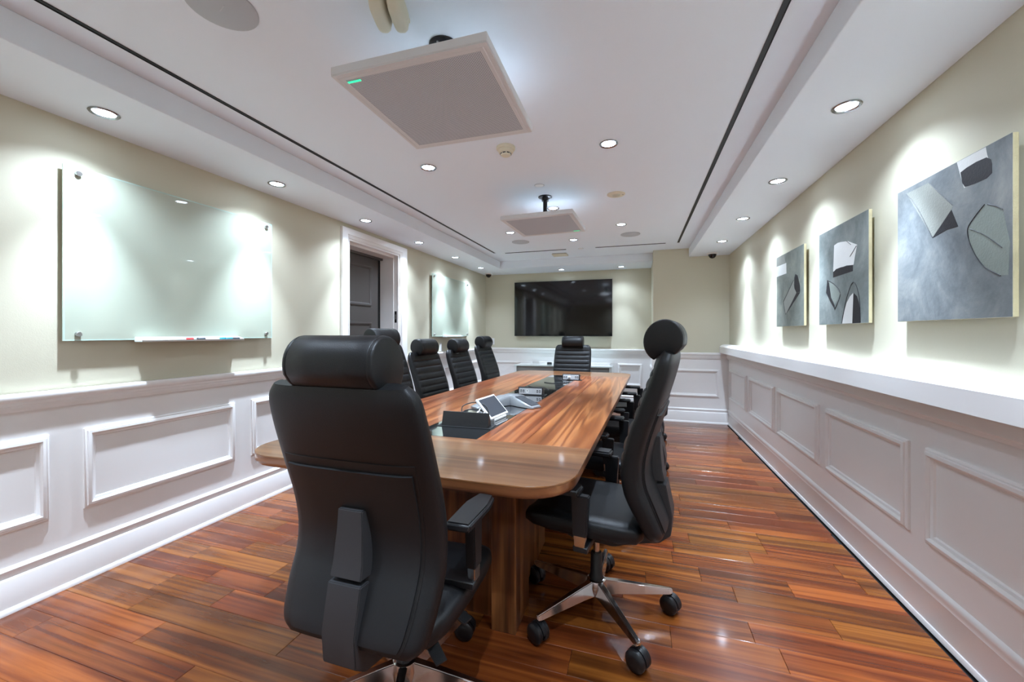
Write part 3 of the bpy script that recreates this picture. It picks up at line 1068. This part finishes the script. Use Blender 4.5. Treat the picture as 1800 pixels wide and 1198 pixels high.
painting(4.152, 'greenish grey abstract painting farthest from the camera, white bar at left', g3, [
    ('paint_pale', [(0.004, 0.996), (0.306, 0.988), (0.374, 0.874), (0.004, 0.872)]),
    ('paint_white', [(0.004, 0.872), (0.396, 0.866), (0.404, 0.721), (0.004, 0.723)]),
    ('paint_pale', [(0.284, 0.341), (0.667, 0.595), (0.784, 0.421), (0.374, 0.163)]),
    ('paint_black', [(0.726, 0.668), (0.80, 0.64), (0.841, 0.573), (0.88, 0.5), (0.885, 0.426), (0.765, 0.423), (0.70, 0.48), (0.679, 0.534), (0.69, 0.62)]),
    ('paint_black', [(0.765, 0.423), (0.885, 0.418), (0.374, 0.16)])],
    [[(0.284, 0.341), (0.374, 0.163)], [(0.284, 0.341), (0.667, 0.595)]])

# ------------------------------------------------------------------ conference table
TZ = 0.75
TY0, TY1 = 1.37, 5.63
sh = lambda y: 0.0349 * (y - 1.49)
XT0, XT1 = -1.768, -0.226     # long edges at y=1.49
table = tag(empty('conference_table', (-0.95, 3.5, 0)), 'long walnut conference table with a black glass inlay', 'table')


def tchild(name, bm, m, smooth=None, rnd=None, parent=None):
    o = obj(name, bm, m, parent or table, smooth=smooth, rnd=rnd)
    if parent is None:
        o.location = (0.95, -3.5, 0)
    return o


def arc(cx, cy, r, a0, a1, n=9):
    return [(cx + r * math.cos(a0 + (a1 - a0) * i / (n - 1)), cy + r * math.sin(a0 + (a1 - a0) * i / (n - 1))) for i in range(n)]


def sheared(pts):
    return [(x + sh(y), y) for x, y in pts]


RC = 0.19
outline = (arc(XT0 + RC, TY0 + RC, RC, PI, 1.5 * PI) + arc(XT1 - RC, TY0 + RC, RC, 1.5 * PI, 2 * PI)
           + arc(XT1 - RC, TY1 - RC, RC, 0, 0.5 * PI) + arc(XT0 + RC, TY1 - RC, RC, 0.5 * PI, PI))
# slab body with eased lower edge
cxm, cym = (XT0 + XT1) / 2, (TY0 + TY1) / 2


def inset(d):
    out = []
    for x, y in outline:
        fx = (x - cxm) / ((XT1 - XT0) / 2)
        fy = (y - cym) / ((TY1 - TY0) / 2)
        out.append((cxm + (x - cxm) - d * max(-1, min(1, fx * 1.0)), cym + (y - cym) - d * max(-1, min(1, fy))))
    return out


bm = bmesh.new()
loft(bm, [[(x, y, z) for x, y in sheared(inset(d))] for d, z in
          ((0.016, 0.698), (0.006, 0.703), (0.001, 0.712), (0.0, 0.722), (0.0, TZ - 0.0075))])
tchild('tabletop_slab', bm, M['walnut_x'], smooth=40, rnd=0.35)
SY0, SY1 = 1.908, 5.10
IX0, IX1 = -1.19, -0.808
zt = TZ - 0.0074
g = 0.0006
near = arc(XT0 + RC, TY0 + RC, RC, PI, 1.5 * PI) + arc(XT1 - RC, TY0 + RC, RC, 1.5 * PI, 2 * PI) + [(XT1, SY0 - g), (XT0, SY0 - g)]
far = arc(XT1 - RC, TY1 - RC, RC, 0, 0.5 * PI) + arc(XT0 + RC, TY1 - RC, RC, 0.5 * PI, PI) + [(XT0, SY1 + g), (XT1, SY1 + g)]
tchild('tabletop_board', prism(bmesh.new(), sheared(near), zt, TZ, bev=0.0012), M['walnut_x'], rnd=0.62)
tchild('tabletop_board', prism(bmesh.new(), sheared(far), zt, TZ, bev=0.0012), M['walnut_x'], rnd=0.81)
for x0, x1, r in ((XT0, -1.49, 0.13), (-1.49, IX0, 0.47), (IX1, -0.56, 0.29), (-0.56, XT1, 0.71)):
    pts = [(x0 + g, SY0), (x1 - g, SY0), (x1 - g, SY1), (x0 + g, SY1)]
    tchild('tabletop_board', prism(bmesh.new(), sheared(pts), zt, TZ, bev=0.0014), M['walnut_y'], rnd=r)
pts = [(IX0 + 0.001, SY0 + 0.001), (IX1 - 0.001, SY0 + 0.001), (IX1 - 0.001, SY1 - 0.001), (IX0 + 0.001, SY1 - 0.001)]
tchild('glass_inlay', prism(bmesh.new(), sheared(pts), zt, TZ, bev=0.001), M['inlay'])
# three seams in the inlay between glass sheets
# pedestals: a panel between two end posts, at both ends, tied by a beam
for y, s in ((1.64, 1), (5.30, -1)):
    dx = sh(y)
    p = tchild('pedestal_panel', B(-1.40 + dx, -0.60 + dx, y + s * 0.10 - 0.02, y + s * 0.10 + 0.02, 0.0, 0.70), M['walnut_z'], rnd=0.23)
    for xa in (-1.475, -0.617):
        tchild('pedestal_post', B(xa + dx, xa + 0.112 + dx, min(y, y + s * 0.22), max(y, y + s * 0.22), 0.0, 0.70, bev=0.003), M['walnut_z'], rnd=0.55 + xa * 0.1)
    tchild('pedestal_side', B(-0.555 + dx, -0.535 + dx, min(y + s * 0.22, y + s * 0.7), max(y + s * 0.22, y + s * 0.7), 0.05, 0.70), M['walnut_z'], rnd=0.9)
    tchild('pedestal_side', B(-1.42 + dx, -1.40 + dx, min(y + s * 0.22, y + s * 0.7), max(y + s * 0.22, y + s * 0.7), 0.05, 0.70), M['walnut_z'], rnd=0.9)
tchild('stretcher_beam', B(-1.0, -0.92, 1.76, 5.18, 0.56, 0.70), M['walnut_y'], rnd=0.4)


# ------------------------------------------------------------------ table gear
def power_box(x, y, wd, label, face_cam, rz, plugged=()):
    e = tag(empty('power_box', (x, y, TZ), rz), label, 'power outlet box', 'pop-up power boxes')
    h = wd / 2
    fr = moulding_frame(-h - 0.022, h + 0.022, -0.055, 0.055, lambda p, q, d: (p, q, d), [(0, 0), (0, 0.003), (0.014, 0.003), (0.016, 0.0)])
    obj('flange', fr, M['blackbox'], e)
    obj('well', B(-h - 0.006, h + 0.006, -0.039, 0.039, 0.0002, 0.001), M['black_slot'], e)
    if face_cam:
        # wedge body with the outlet face towards -y
        bm = bmesh.new()
        prism(bm, [(-0.030, 0.001), (0.030, 0.001), (0.026, 0.066), (-0.016, 0.066)], -h, h, axis=0)
        bmesh.ops.bevel(bm, geom=bm.edges[:], offset=0.0012, segments=1, affect='EDGES')
        obj('housing', bm, M['blackbox'], e)
        tilt = math.atan2(0.014, 0.065)
        pl = empty('outlet_face')
        bpy.data.objects.remove(pl)
        bm = B(-h + 0.01, h - 0.012, -0.0015, 0.0012, -0.026, 0.026, bev=0.0006, seg=1)
        fp_ = obj('outlet_plate', bm, M['silver'], e, (0, -0.0235, 0.034), (-tilt, 0, 0))
        ww = wd - 0.022
        for k, (fx, kind) in enumerate(((-0.36, 's'), (-0.14, 'u'), (0.1, 'd'), (0.36, 's'))):
            cxk = fx * ww
            if kind == 's':
                for dx in (-0.011, 0.011):
                    obj('socket', B(cxk + dx - 0.007, cxk + dx + 0.007, -0.0026, -0.0014, -0.011, 0.011, bev=0.0004, seg=1), M['bezel'], fp_)
                    obj('socket_face', B(cxk + dx - 0.0035, cxk + dx + 0.0035, -0.0031, -0.0025, -0.006, 0.004), M['silver'], fp_)
            elif kind == 'u':
                obj('data_port', B(cxk - 0.012, cxk + 0.012, -0.0028, -0.0014, -0.015, 0.012), M['white_pl'], fp_)
                obj('data_port_hole', B(cxk - 0.004, cxk + 0.004, -0.0034, -0.0026, -0.002, 0.007), M['bezel'], fp_)
            else:
                obj('usb_port', B(cxk - 0.003, cxk + 0.003, -0.0026, -0.0014, 0.003, 0.011), M['grille'], fp_)
                obj('usb_port', B(cxk - 0.003, cxk + 0.003, -0.0026, -0.0014, -0.011, -0.003), M['grille'], fp_)
        for fx in plugged:
            bm = bmesh.new()
            lathe(bm, [(0.013, 0.0), (0.013, 0.018), (0.009, 0.024), (0, 0.024)], 16, Matrix.Translation((fx * ww, -0.023, 0.034)) @ Matrix.Rotation(PI / 2, 4, 'X'))
            obj('plug', bm, M['white_pl'], e, smooth=40)
            tube_bm = tube(bmesh.new(), [(fx * ww, -0.046, 0.034), (fx * ww - 0.01, -0.075, 0.02), (fx * ww - 0.03, -0.11, 0.006), (fx * ww - 0.07, -0.13, 0.005)], 0.003)
            obj('plug_cord', tube_bm, M['cable_b'], e, smooth=60)
    else:
        bm = bmesh.new()
        prism(bm, [(-0.034, 0.001), (-0.030, 0.001), (-0.006, 0.082), (-0.010, 0.082)], -h, h, axis=0)
        bmesh.ops.bevel(bm, geom=bm.edges[:], offset=0.001, segments=1, affect='EDGES')
        obj('lid', bm, M['blackbox'], e)
        for s in (-1, 1):
            bm = bmesh.new()
            prism(bm, [(-0.030, 0.001), (0.028, 0.001), (0.010, 0.05), (-0.006, 0.08)], s * (h - 0.003) - 0.0015, s * (h - 0.003) + 0.0015, axis=0)
            obj('lid_cheek', bm, M['blackbox'], e)
        bm = bmesh.new()
        prism(bm, [(0.0, 0.001), (0.028, 0.001), (0.02, 0.05), (0.0, 0.05)], -h + 0.01, h - 0.01, axis=0)
        obj('outlet_plate', bm, M['silver'], e)
    return e


power_box(-0.965, 2.17, 0.29, 'open power box nearest the camera, seen from its black back', False, 0.03)
power_box(-0.90, 3.42, 0.225, 'middle power box with silver outlet face on the table inlay', True, 0.03)
power_box(-0.735, 4.62, 0.2, 'farthest power box on the table inlay with a plug in it', True, 0.03, plugged=(-0.1,))


def cable(name, pts, r, m, label):
    tag(obj(name, tube(bmesh.new(), pts, r, n=8, sub=8), m, smooth=60), label, 'cable', 'cables on the table')


cable('power_cable', [(-1.02, 2.23, 0.80), (-1.03, 2.26, 0.845), (-0.97, 2.30, 0.865), (-0.90, 2.31, 0.845), (-0.87, 2.30, 0.79), (-0.89, 2.34, 0.756), (-0.95, 2.40, 0.754)],
      0.0032, M['cable_b'], 'black cable arching up behind the nearest power box')
cable('power_cable', [(-1.04, 2.22, 0.795), (-1.0, 2.25, 0.825), (-0.94, 2.28, 0.825), (-0.91, 2.33, 0.80), (-0.93, 2.40, 0.757), (-1.03, 2.45, 0.7545)],
      0.004, M['cable_b'], 'low black cable in the bundle behind the nearest power box')
cable('network_cable', [(-0.93, 2.22, 0.795), (-0.92, 2.27, 0.83), (-0.95, 2.33, 0.815), (-1.0, 2.42, 0.765), (-1.05, 2.56, 0.7545), (-1.02, 2.72, 0.7545)],
      0.0032, M['cable_w'], 'white cable running from the nearest power box to the phone')
cable('network_cable', [(-0.90, 2.22, 0.79), (-0.885, 2.26, 0.82), (-0.93, 2.32, 0.81), (-0.99, 2.36, 0.77), (-1.09, 2.44, 0.7545), (-1.12, 2.50, 0.7545)],
      0.003, M['cable_w'], 'second white cable bending left behind the nearest power box')
cable('power_cable', [(-0.98, 4.30, 0.7545), (-0.90, 4.24, 0.7545), (-0.82, 4.26, 0.7545), (-0.76, 4.30, 0.7545), (-0.72, 4.36, 0.7545)],
      0.0035, M['cable_b'], 'black cable lying before the farthest power box')
cable('power_cable', [(-1.06, 3.92, 0.7545), (-0.98, 3.86, 0.7545), (-0.9, 3.88, 0.7545), (-0.84, 3.80, 0.7545), (-0.80, 3.70, 0.7545)],
      0.0035, M['cable_b'], 'black cable on the inlay behind the middle power box')

# touch controller
e = tag(empty('touch_controller', (-0.90, 2.41, TZ), math.radians(83)), 'white tilted touch panel behind the nearest power box', 'touch panel')
bm = bmesh.new()
prism(bm, [(-0.07, 0.0), (0.045, 0.0), (0.045, 0.010), (-0.06, 0.020), (-0.07, 0.014)], -0.085, 0.085, axis=0)
bmesh.ops.bevel(bm, geom=bm.edges[:], offset=0.003, segments=2, affect='EDGES')
obj('stand_foot', bm, M['white_pl'], e, smooth=40)
bm = bmesh.new()
prism(bm, [(-0.05, 0.012), (0.02, 0.010), (0.042, 0.085), (0.026, 0.092)], -0.06, 0.06, axis=0)
obj('stand_neck', bm, M['white_pl'], e)
pb = obj('panel_housing', B(-0.120, 0.120, -0.080, 0.080, -0.008, 0.008, bev=0.005, seg=3), M['white_pl'], e, (0, -0.008, 0.073), (math.radians(46), 0, 0), smooth=40)
obj('panel_screen', B(-0.108, 0.108, -0.066, 0.068, 0.0078, 0.0088), M['darkscreen'], pb)

# conference phone: three winged arms
e = tag(empty('conference_phone', (-0.93, 2.93, TZ)), 'silver three-legged conference phone on the table inlay', 'conference phone')
tips = [(0.235, -0.12), (-0.195, -0.27), (-0.02, 0.31)]
for i, (tx, ty) in enumerate(tips):
    L_ = math.hypot(tx, ty)
    ux, uy = tx / L_, ty / L_
    vx, vy = -uy, ux
    rings = []
    for f, w_, h_ in ((0.0, 0.05, 0.072), (0.25, 0.056, 0.07), (0.6, 0.06, 0.045), (0.92, 0.056, 0.022), (1.0, 0.045, 0.014)):
        px, py = ux * L_ * f, uy * L_ * f
        rings.append([(px + vx * a, py + vy * a, z) for a, z in
                      ((-w_, 0.004), (-w_ * 0.94, h_ * 0.8), (-w_ * 0.8, h_), (w_ * 0.8, h_), (w_ * 0.94, h_ * 0.8), (w_, 0.004))])
    bm = loft(bmesh.new(), rings)
    arm = obj('phone_arm', bm, M['phone_grey'], e, smooth=35)
    if i == 0:
        rr = []
        for f, w_, h_ in ((0.3, 0.036, 0.0685), (0.62, 0.042, 0.0455), (0.93, 0.042, 0.0235)):
            px, py = ux * L_ * f, uy * L_ * f
            rr.append([(px + vx * a, py + vy * a, z) for a, z in ((-w_, h_ - 0.003), (-w_, h_ + 0.002), (w_, h_ + 0.002), (w_, h_ - 0.003))])
        obj('phone_screen', loft(bmesh.new(), rr), M['darkscreen'], arm)
bm = bmesh.new()
lathe(bm, [(0.06, 0.0), (0.066, 0.03), (0.062, 0.066), (0.05, 0.074), (0, 0.076)], 24)
obj('phone_hub', bm, M['phone_grey'], e, smooth=40)

# ------------------------------------------------------------------ chairs
BT = smooth_tab([  # y, z, half width, half thickness
    [-0.290, 0.450, 0.205, 0.028], [-0.277, 0.480, 0.236, 0.038], [-0.240, 0.560, 0.252, 0.046],
    [-0.202, 0.650, 0.256, 0.050], [-0.196, 0.745, 0.256, 0.050], [-0.218, 0.850, 0.256, 0.048],
    [-0.256, 0.960, 0.256, 0.045], [-0.298, 1.080, 0.253, 0.040], [-0.322, 1.155, 0.244, 0.034],
    [-0.334, 1.190, 0.218, 0.022]], 121)


def back_frame_at(i):
    a, b = BT[max(i - 1, 0)], BT[min(i + 1, len(BT) - 1)]
    ty, tz = b[0] - a[0], b[1] - a[1]
    l = math.hypot(ty, tz)
    return BT[i], (tz / l, -ty / l)     # normal towards the front (+y)


RIBS = [0.60 + k * 0.062 for k in range(9)]


def make_backrest():
    bm = bmesh.new()
    rings = []
    nx = 40
    for i in range(len(BT)):
        (y, z, w_, t), (ny, nz) = back_frame_at(i)
        ring = []
        for k in range(nx):
            a = 2 * PI * k / nx
            ca, sa = math.cos(a), math.sin(a)
            px = w_ * math.copysign(abs(ca) ** 0.42, ca)
            d = t * math.copysign(abs(sa) ** 0.55, sa)
            fx = abs(px) / w_
            if sa > 0:
                # gently dished front with side bolsters, sewn channels across the middle
                d -= 0.012 * max(0, 1 - (fx / 0.86) ** 4) * (1 if 0.47 < z < 1.14 else 0.6)
                if fx < 0.88:
                    gq = min(abs(z - r) for r in RIBS)
                    d -= 0.007 * math.exp(-(gq / 0.0055) ** 2)
                    d += 0.003 * min(1, gq / 0.033)
                if 0.86 < fx < 0.93:
                    d -= 0.004
            ring.append((px, y + ny * d, z + nz * d))
        rings.append(ring)
    return mesh_of(loft(bm, rings), 'backrest', 50)


def rear_patch(i0, i1, wf, off, thick, name, wtop=None):
    """a skin lying on the rear of the backrest"""
    bm = bmesh.new()
    rings = []
    n = 13
    for i in range(i0, i1 + 1, 3):
        (y, z, w_, t), (ny, nz) = back_frame_at(i)
        f = (i - i0) / (i1 - i0)
        wd = w_ * (wf + ((wtop - wf) * f if wtop else 0))
        outer, inner = [], []
        for k in range(n):
            px = -wd + 2 * wd * k / (n - 1)
            fx = min(0.999, abs(px) / w_)
            # depth of the rear surface at this width
            ca = fx ** (1 / 0.42)
            d0 = t * (1 - ca * ca) ** (0.5 * 0.55)
            edge = 0.0 if 0 < k < n - 1 else thick * 0.6
            dd = d0 + off - edge
            outer.append((px, y - ny * dd, z - nz * dd))
            inner.append((px, y - ny * (d0 - 0.012), z - nz * (d0 - 0.012)))
        rings.append(outer + inner[::-1])
    return mesh_of(loft(bm, rings), name, 40)


BACK = make_backrest()
SHELL = rear_patch(8, 80, 0.78, 0.010, 0.004, 'back_shell', wtop=0.82)
GROOVE = rear_patch(5, 83, 0.82, 0.0025, 0.001, 'shell_groove', wtop=0.86)


def make_headrest():
    bm = bmesh.new()
    n = 36

    def prof(s):
        out = []
        for k in range(n):
            a = 2 * PI * k / n
            yy, zz = 0.077 * math.cos(a), 0.088 * math.sin(a)
            # flatter towards the lower rear where it sits on the backrest
            if zz < 0 and yy < 0:
                zz *= 0.72
                yy *= 0.96
            c, s_ = math.cos(0.28), math.sin(0.28)
            out.append((yy * c - zz * s_, yy * s_ + zz * c))
        return [(p * s, q * s) for p, q in out]
    rings = []
    for x, s in ((-0.145, 0.90), (-0.143, 0.955), (-0.138, 0.985), (-0.132, 0.995), (-0.1295, 0.975), (-0.127, 1.0), (-0.06, 1.0), (0, 1.0), (0.06, 1.0),
                 (0.127, 1.0), (0.1295, 0.975), (0.132, 0.995), (0.138, 0.985), (0.143, 0.955), (0.145, 0.90)):
        rings.append([(x, -0.308 + p, 1.237 + q) for p, q in prof(s)])
    return mesh_of(loft(bm, rings), 'headrest', 50)


HEAD = make_headrest()


def make_seat():
    bm = bmesh.new()
    rings = []
    n = 36
    for y, w_, zt_, zb_ in ((-0.235, 0.19, 0.480, 0.425), (-0.215, 0.225, 0.497, 0.412), (-0.15, 0.243, 0.505, 0.405),
                            (0.0, 0.252, 0.507, 0.403), (0.14, 0.252, 0.508, 0.405), (0.22, 0.245, 0.500, 0.412),
                            (0.262, 0.225, 0.482, 0.424), (0.275, 0.19, 0.462, 0.436)):
        zc_, hh = (zt_ + zb_) / 2, (zt_ - zb_) / 2
        ring = []
        for k in range(n):
            a = 2 * PI * k / n
            ca, sa = math.cos(a), math.sin(a)
            px = w_ * math.copysign(abs(ca) ** 0.45, ca)
            pz = zc_ + hh * math.copysign(abs(sa) ** 0.5, sa)
            if sa > 0:
                pz -= 0.012 * max(0, 1 - (abs(px) / (0.8 * w_)) ** 4)
            ring.append((px, y, pz))
        rings.append(ring)
    return mesh_of(loft(bm, rings), 'seat', 50)


SEAT = make_seat()


def bev_mesh(fn, name, off=0.004, seg=2):
    bm = bmesh.new()
    fn(bm)
    bmesh.ops.recalc_face_normals(bm, faces=bm.faces[:])
    bmesh.ops.bevel(bm, geom=bm.edges[:], offset=off, segments=seg, affect='EDGES')
    return mesh_of(bm, name, 40)


# armrest pieces (right hand side, x>0; mirrored by negative offsets)
PAD = bev_mesh(lambda b: prism(b, [(-0.042, -0.10), (0.042, -0.10), (0.046, 0.06), (0.034, 0.14), (-0.026, 0.145), (-0.046, 0.06)], -0.014, 0.014), 'arm_pad', 0.008, 3)
POST = bev_mesh(lambda b: prism(b, [(-0.036, 0.655), (0.036, 0.655), (0.030, 0.49), (-0.026, 0.49)], -0.017, 0.017, axis=0), 'arm_post', 0.004, 2)
SLEEVE = bev_mesh(lambda b: prism(b, [(-0.023, 0.495), (0.027, 0.495), (0.024, 0.445), (-0.018, 0.445)], -0.014, 0.014, axis=0), 'arm_sleeve', 0.004, 2)
ARMB = bev_mesh(lambda b: box(b, -0.16, 0.012, -0.03, 0.03, 0.425, 0.448), 'arm_bracket', 0.003, 1)
ARMBL = bev_mesh(lambda b: box(b, -0.012, 0.16, -0.03, 0.03, 0.425, 0.448), 'arm_bracket_mirror', 0.003, 1)
MECH = bev_mesh(lambda b: prism(b, [(-0.20, 0.37), (-0.10, 0.33), (0.10, 0.33), (0.16, 0.37), (0.16, 0.41), (-0.20, 0.41)], -0.09, 0.09, axis=0), 'tilt_mechanism', 0.006, 2)


def bracket_bm(b):
    rr = []
    for y, z, w_ in ((-0.286, 0.825, 0.046), (-0.288, 0.76, 0.050), (-0.296, 0.68, 0.056), (-0.306, 0.638, 0.058)):
        rr.append([(-w_, y + 0.045, z), (-w_ * 0.9, y, z), (w_ * 0.9, y, z), (w_, y + 0.045, z)])
    loft(b, rr)


BRU = bev_mesh(bracket_bm, 'back_bracket', 0.003, 2)


def bracket2_bm(b):
    rr = []
    for y, z, w_, t in ((-0.310, 0.626, 0.060, 0.05), (-0.336, 0.50, 0.06, 0.055), (-0.330, 0.415, 0.06, 0.06), (-0.285, 0.375, 0.06, 0.06),
                        (-0.20, 0.352, 0.06, 0.05)):
        # section follows an elbow from vertical to horizontal
        k = {0.626: 0, 0.50: 0, 0.415: 0.35, 0.375: 0.75, 0.352: 1.0}[z]
        ny, nz = math.cos(k * PI / 2), math.sin(k * PI / 2)
        rr.append([(-w_, y + ny * t, z + nz * t), (-w_ * 0.92, y, z), (w_ * 0.92, y, z), (w_, y + ny * t, z + nz * t)])
    loft(b, rr)


BRL = bev_mesh(bracket2_bm, 'lower_bracket', 0.003, 2)
LEV = bev_mesh(lambda b: prism(b, [(0.0, -0.022), (0.13, -0.016), (0.135, 0.02), (0.0, 0.022)], -0.004, 0.004), 'lever', 0.002, 1)

bm = bmesh.new()
lathe(bm, [(0.034, 0.085), (0.036, 0.12), (0.032, 0.165), (0.028, 0.17), (0.026, 0.27), (0.022, 0.275), (0, 0.275)], 24)
COLUMN = mesh_of(bm, 'column_sleeve', 40)
bm = bmesh.new()
lathe(bm, [(0.014, 0.10), (0.014, 0.42)], 18)
PISTON = mesh_of(bm, 'gas_piston', 40)


def star_arm(b):
    rr = []
    for r, z, h_, w_ in ((0.02, 0.152, 0.066, 0.026), (0.10, 0.144, 0.054, 0.024), (0.22, 0.128, 0.038, 0.020), (0.335, 0.113, 0.024, 0.015), (0.350, 0.109, 0.016, 0.011)):
        rr.append([(r, -w_, z - h_), (r, -w_ * 0.55, z), (r, w_ * 0.55, z), (r, w_, z - h_)])
    loft(b, rr)


ARM = bev_mesh(star_arm, 'star_arm', 0.003, 2)
bm = bmesh.new()
lathe(bm, [(0.046, 0.086), (0.05, 0.12), (0.042, 0.150), (0.03, 0.156), (0, 0.156)], 24)
HUB = mesh_of(bm, 'star_hub', 40)
bm = bmesh.new()
for s in (-1, 1):
    lathe(bm, [(0.0, s * 0.005), (0.026, s * 0.005), (0.0295, s * 0.009), (0.0295, s * 0.019), (0.025, s * 0.024), (0.012, s * 0.026), (0, s * 0.026)], 24,
          Matrix.Translation((0, 0, 0.0295)) @ Matrix.Rotation(PI / 2, 4, 'X'))
WHEEL = mesh_of(bm, 'caster_wheels', 40)
bm = bmesh.new()
pts = [(0.031 * math.cos(a), 0.0295 + 0.031 * math.sin(a)) for a in [PI * (0.0 + 0.95 * i / 10) for i in range(11)]]
prism(bm, pts + [(-0.012, 0.034), (0.014, 0.030)], -0.006, 0.006, axis=1)
lathe(bm, [(0.006, 0.045), (0.006, 0.075)], 10)
HOOD = mesh_of(bm, 'caster_hood', 40)
KNOB_bm = bmesh.new()
lathe(KNOB_bm, [(0.0, 0.0), (0.016, 0.0), (0.018, 0.006), (0.016, 0.02), (0, 0.022)], 18)
KNOB = mesh_of(KNOB_bm, 'tension_knob', 40)
for me, k in ((BACK, 'leather'), (SHELL, 'shell'), (GROOVE, 'black_slot'), (HEAD, 'leather'), (SEAT, 'leather'), (PAD, 'plastic'), (POST, 'plastic'), (SLEEVE, 'chrome'),
              (ARMB, 'plastic'), (ARMBL, 'plastic'), (MECH, 'plastic'), (BRU, 'dark_plastic'), (BRL, 'dark_plastic'), (LEV, 'plastic'), (COLUMN, 'plastic'),
              (PISTON, 'chrome'), (ARM, 'chrome'), (HUB, 'chrome'), (WHEEL, 'rubber'), (HOOD, 'rubber'), (KNOB, 'chrome')):
    me.materials.append(M[k])


def chair(x, y, face, dz, base_a, label, group, arm=0.0, wide=1.0, pad=0.05, armx=0.285):
    """face: heading in degrees of the sitter's forward direction (90 = +y)"""
    e = empty('office_chair', (x, y, 0), math.radians(face - 90))
    tag(e, label, 'chair', group)
    e.scale = (wide, 1, 1)
    z = (0, 0, dz)
    bk = link('backrest', BACK, None, e, z)
    link('back_shell', SHELL, None, bk)
    link('shell_groove', GROOVE, None, bk)
    link('back_bracket', BRU, None, bk)
    link('headrest', HEAD, None, e, z)
    link('seat', SEAT, None, e, z)
    mc = link('tilt_mechanism', MECH, None, e, z)
    link('lower_bracket', BRL, None, mc)
    link('lever', LEV, None, mc, (0.10, -0.06, 0.365), (0.35, 0.5, -0.5))
    link('lever', LEV, None, mc, (0.10, 0.07, 0.37), (0.25, 0.35, -0.2))
    link('tension_knob', KNOB, None, mc, (0.0, 0.16, 0.375), (-PI / 2, 0, 0))
    for s in (-1, 1):
        a = link('armrest', POST, None, e, (s * armx, -0.01, dz + arm))
        link('arm_pad', PAD, None, a, (-s * 0.004, pad, 0.668))
        link('arm_sleeve', SLEEVE, None, a)
        link('arm_bracket', ARMB if s > 0 else ARMBL, None, a)
    link('column_sleeve', COLUMN, None, e)
    link('gas_piston', PISTON, None, e, (0, 0, dz))
    hub = link('star_base', HUB, None, e)
    for k in range(5):
        a = math.radians(base_a + 72 * k) - math.radians(face - 90)
        ar = link('star_arm', ARM, None, hub, (0, 0, 0), (0, 0, a))
        ca = link('caster', HOOD, None, e, (0.342 * math.cos(a), 0.342 * math.sin(a), 0), (0, 0, a * 1.7 + k))
        link('caster_wheels', WHEEL, None, ca)
        ca.scale = (1.38, 1.38, 1.38)
    return e


def from_head(hx, hy, face, d=0.312):
    a = math.radians(face)
    return hx + d * math.cos(a), hy + d * math.sin(a)


G = 'black leather office chairs round the table'
chair(-0.785, 1.235, 90, -0.032, 4, 'black leather chair seen from behind at the near table end', G, arm=0.07, pad=-0.02, armx=0.266)
for hx, hy, face, dz, ba, lb in ((-2.09, 2.93, -8, 0.01, 20, 'nearest chair on the left side, half hidden by the front chair'),
                                 (-2.10, 3.665, -6, -0.09, 20, 'second chair from the camera on the left side of the table'),
                                 (-2.10, 4.47, -5, -0.10, 10, 'third chair from the camera on the left side of the table'),
                                 (-2.10, 5.32, -4, -0.075, 33, 'last chair on the left side, at the far table corner')):
    cx_, cy_ = from_head(hx, hy, face)
    chair(cx_, cy_, face, dz, ba, lb, G, arm=-0.03 if dz > 0 else 0.0)
cx_, cy_ = from_head(-0.92, 5.95, -92)
chair(cx_, cy_, -92, -0.08, 40, 'black leather chair at the far table end facing the camera', G, wide=1.07)
for x, y, face, dz, ba, lb in ((-0.185, 1.905, 171, 0.03, 15, 'nearest chair on the right side, its chrome base in full view'),
                               (-0.15, 2.90, 172, -0.03, 40, 'second chair from the camera on the right side of the table'),
                               (-0.10, 3.95, 176, -0.06, 12, 'third chair from the camera on the right side of the table'),
                               (0.0, 5.0, 176, -0.06, 30, 'last chair on the right side, mostly hidden by nearer chairs')):
    chair(x, y, face, dz, ba, lb, G, pad=0.1, arm=-0.04 if dz > 0 else 0.0)
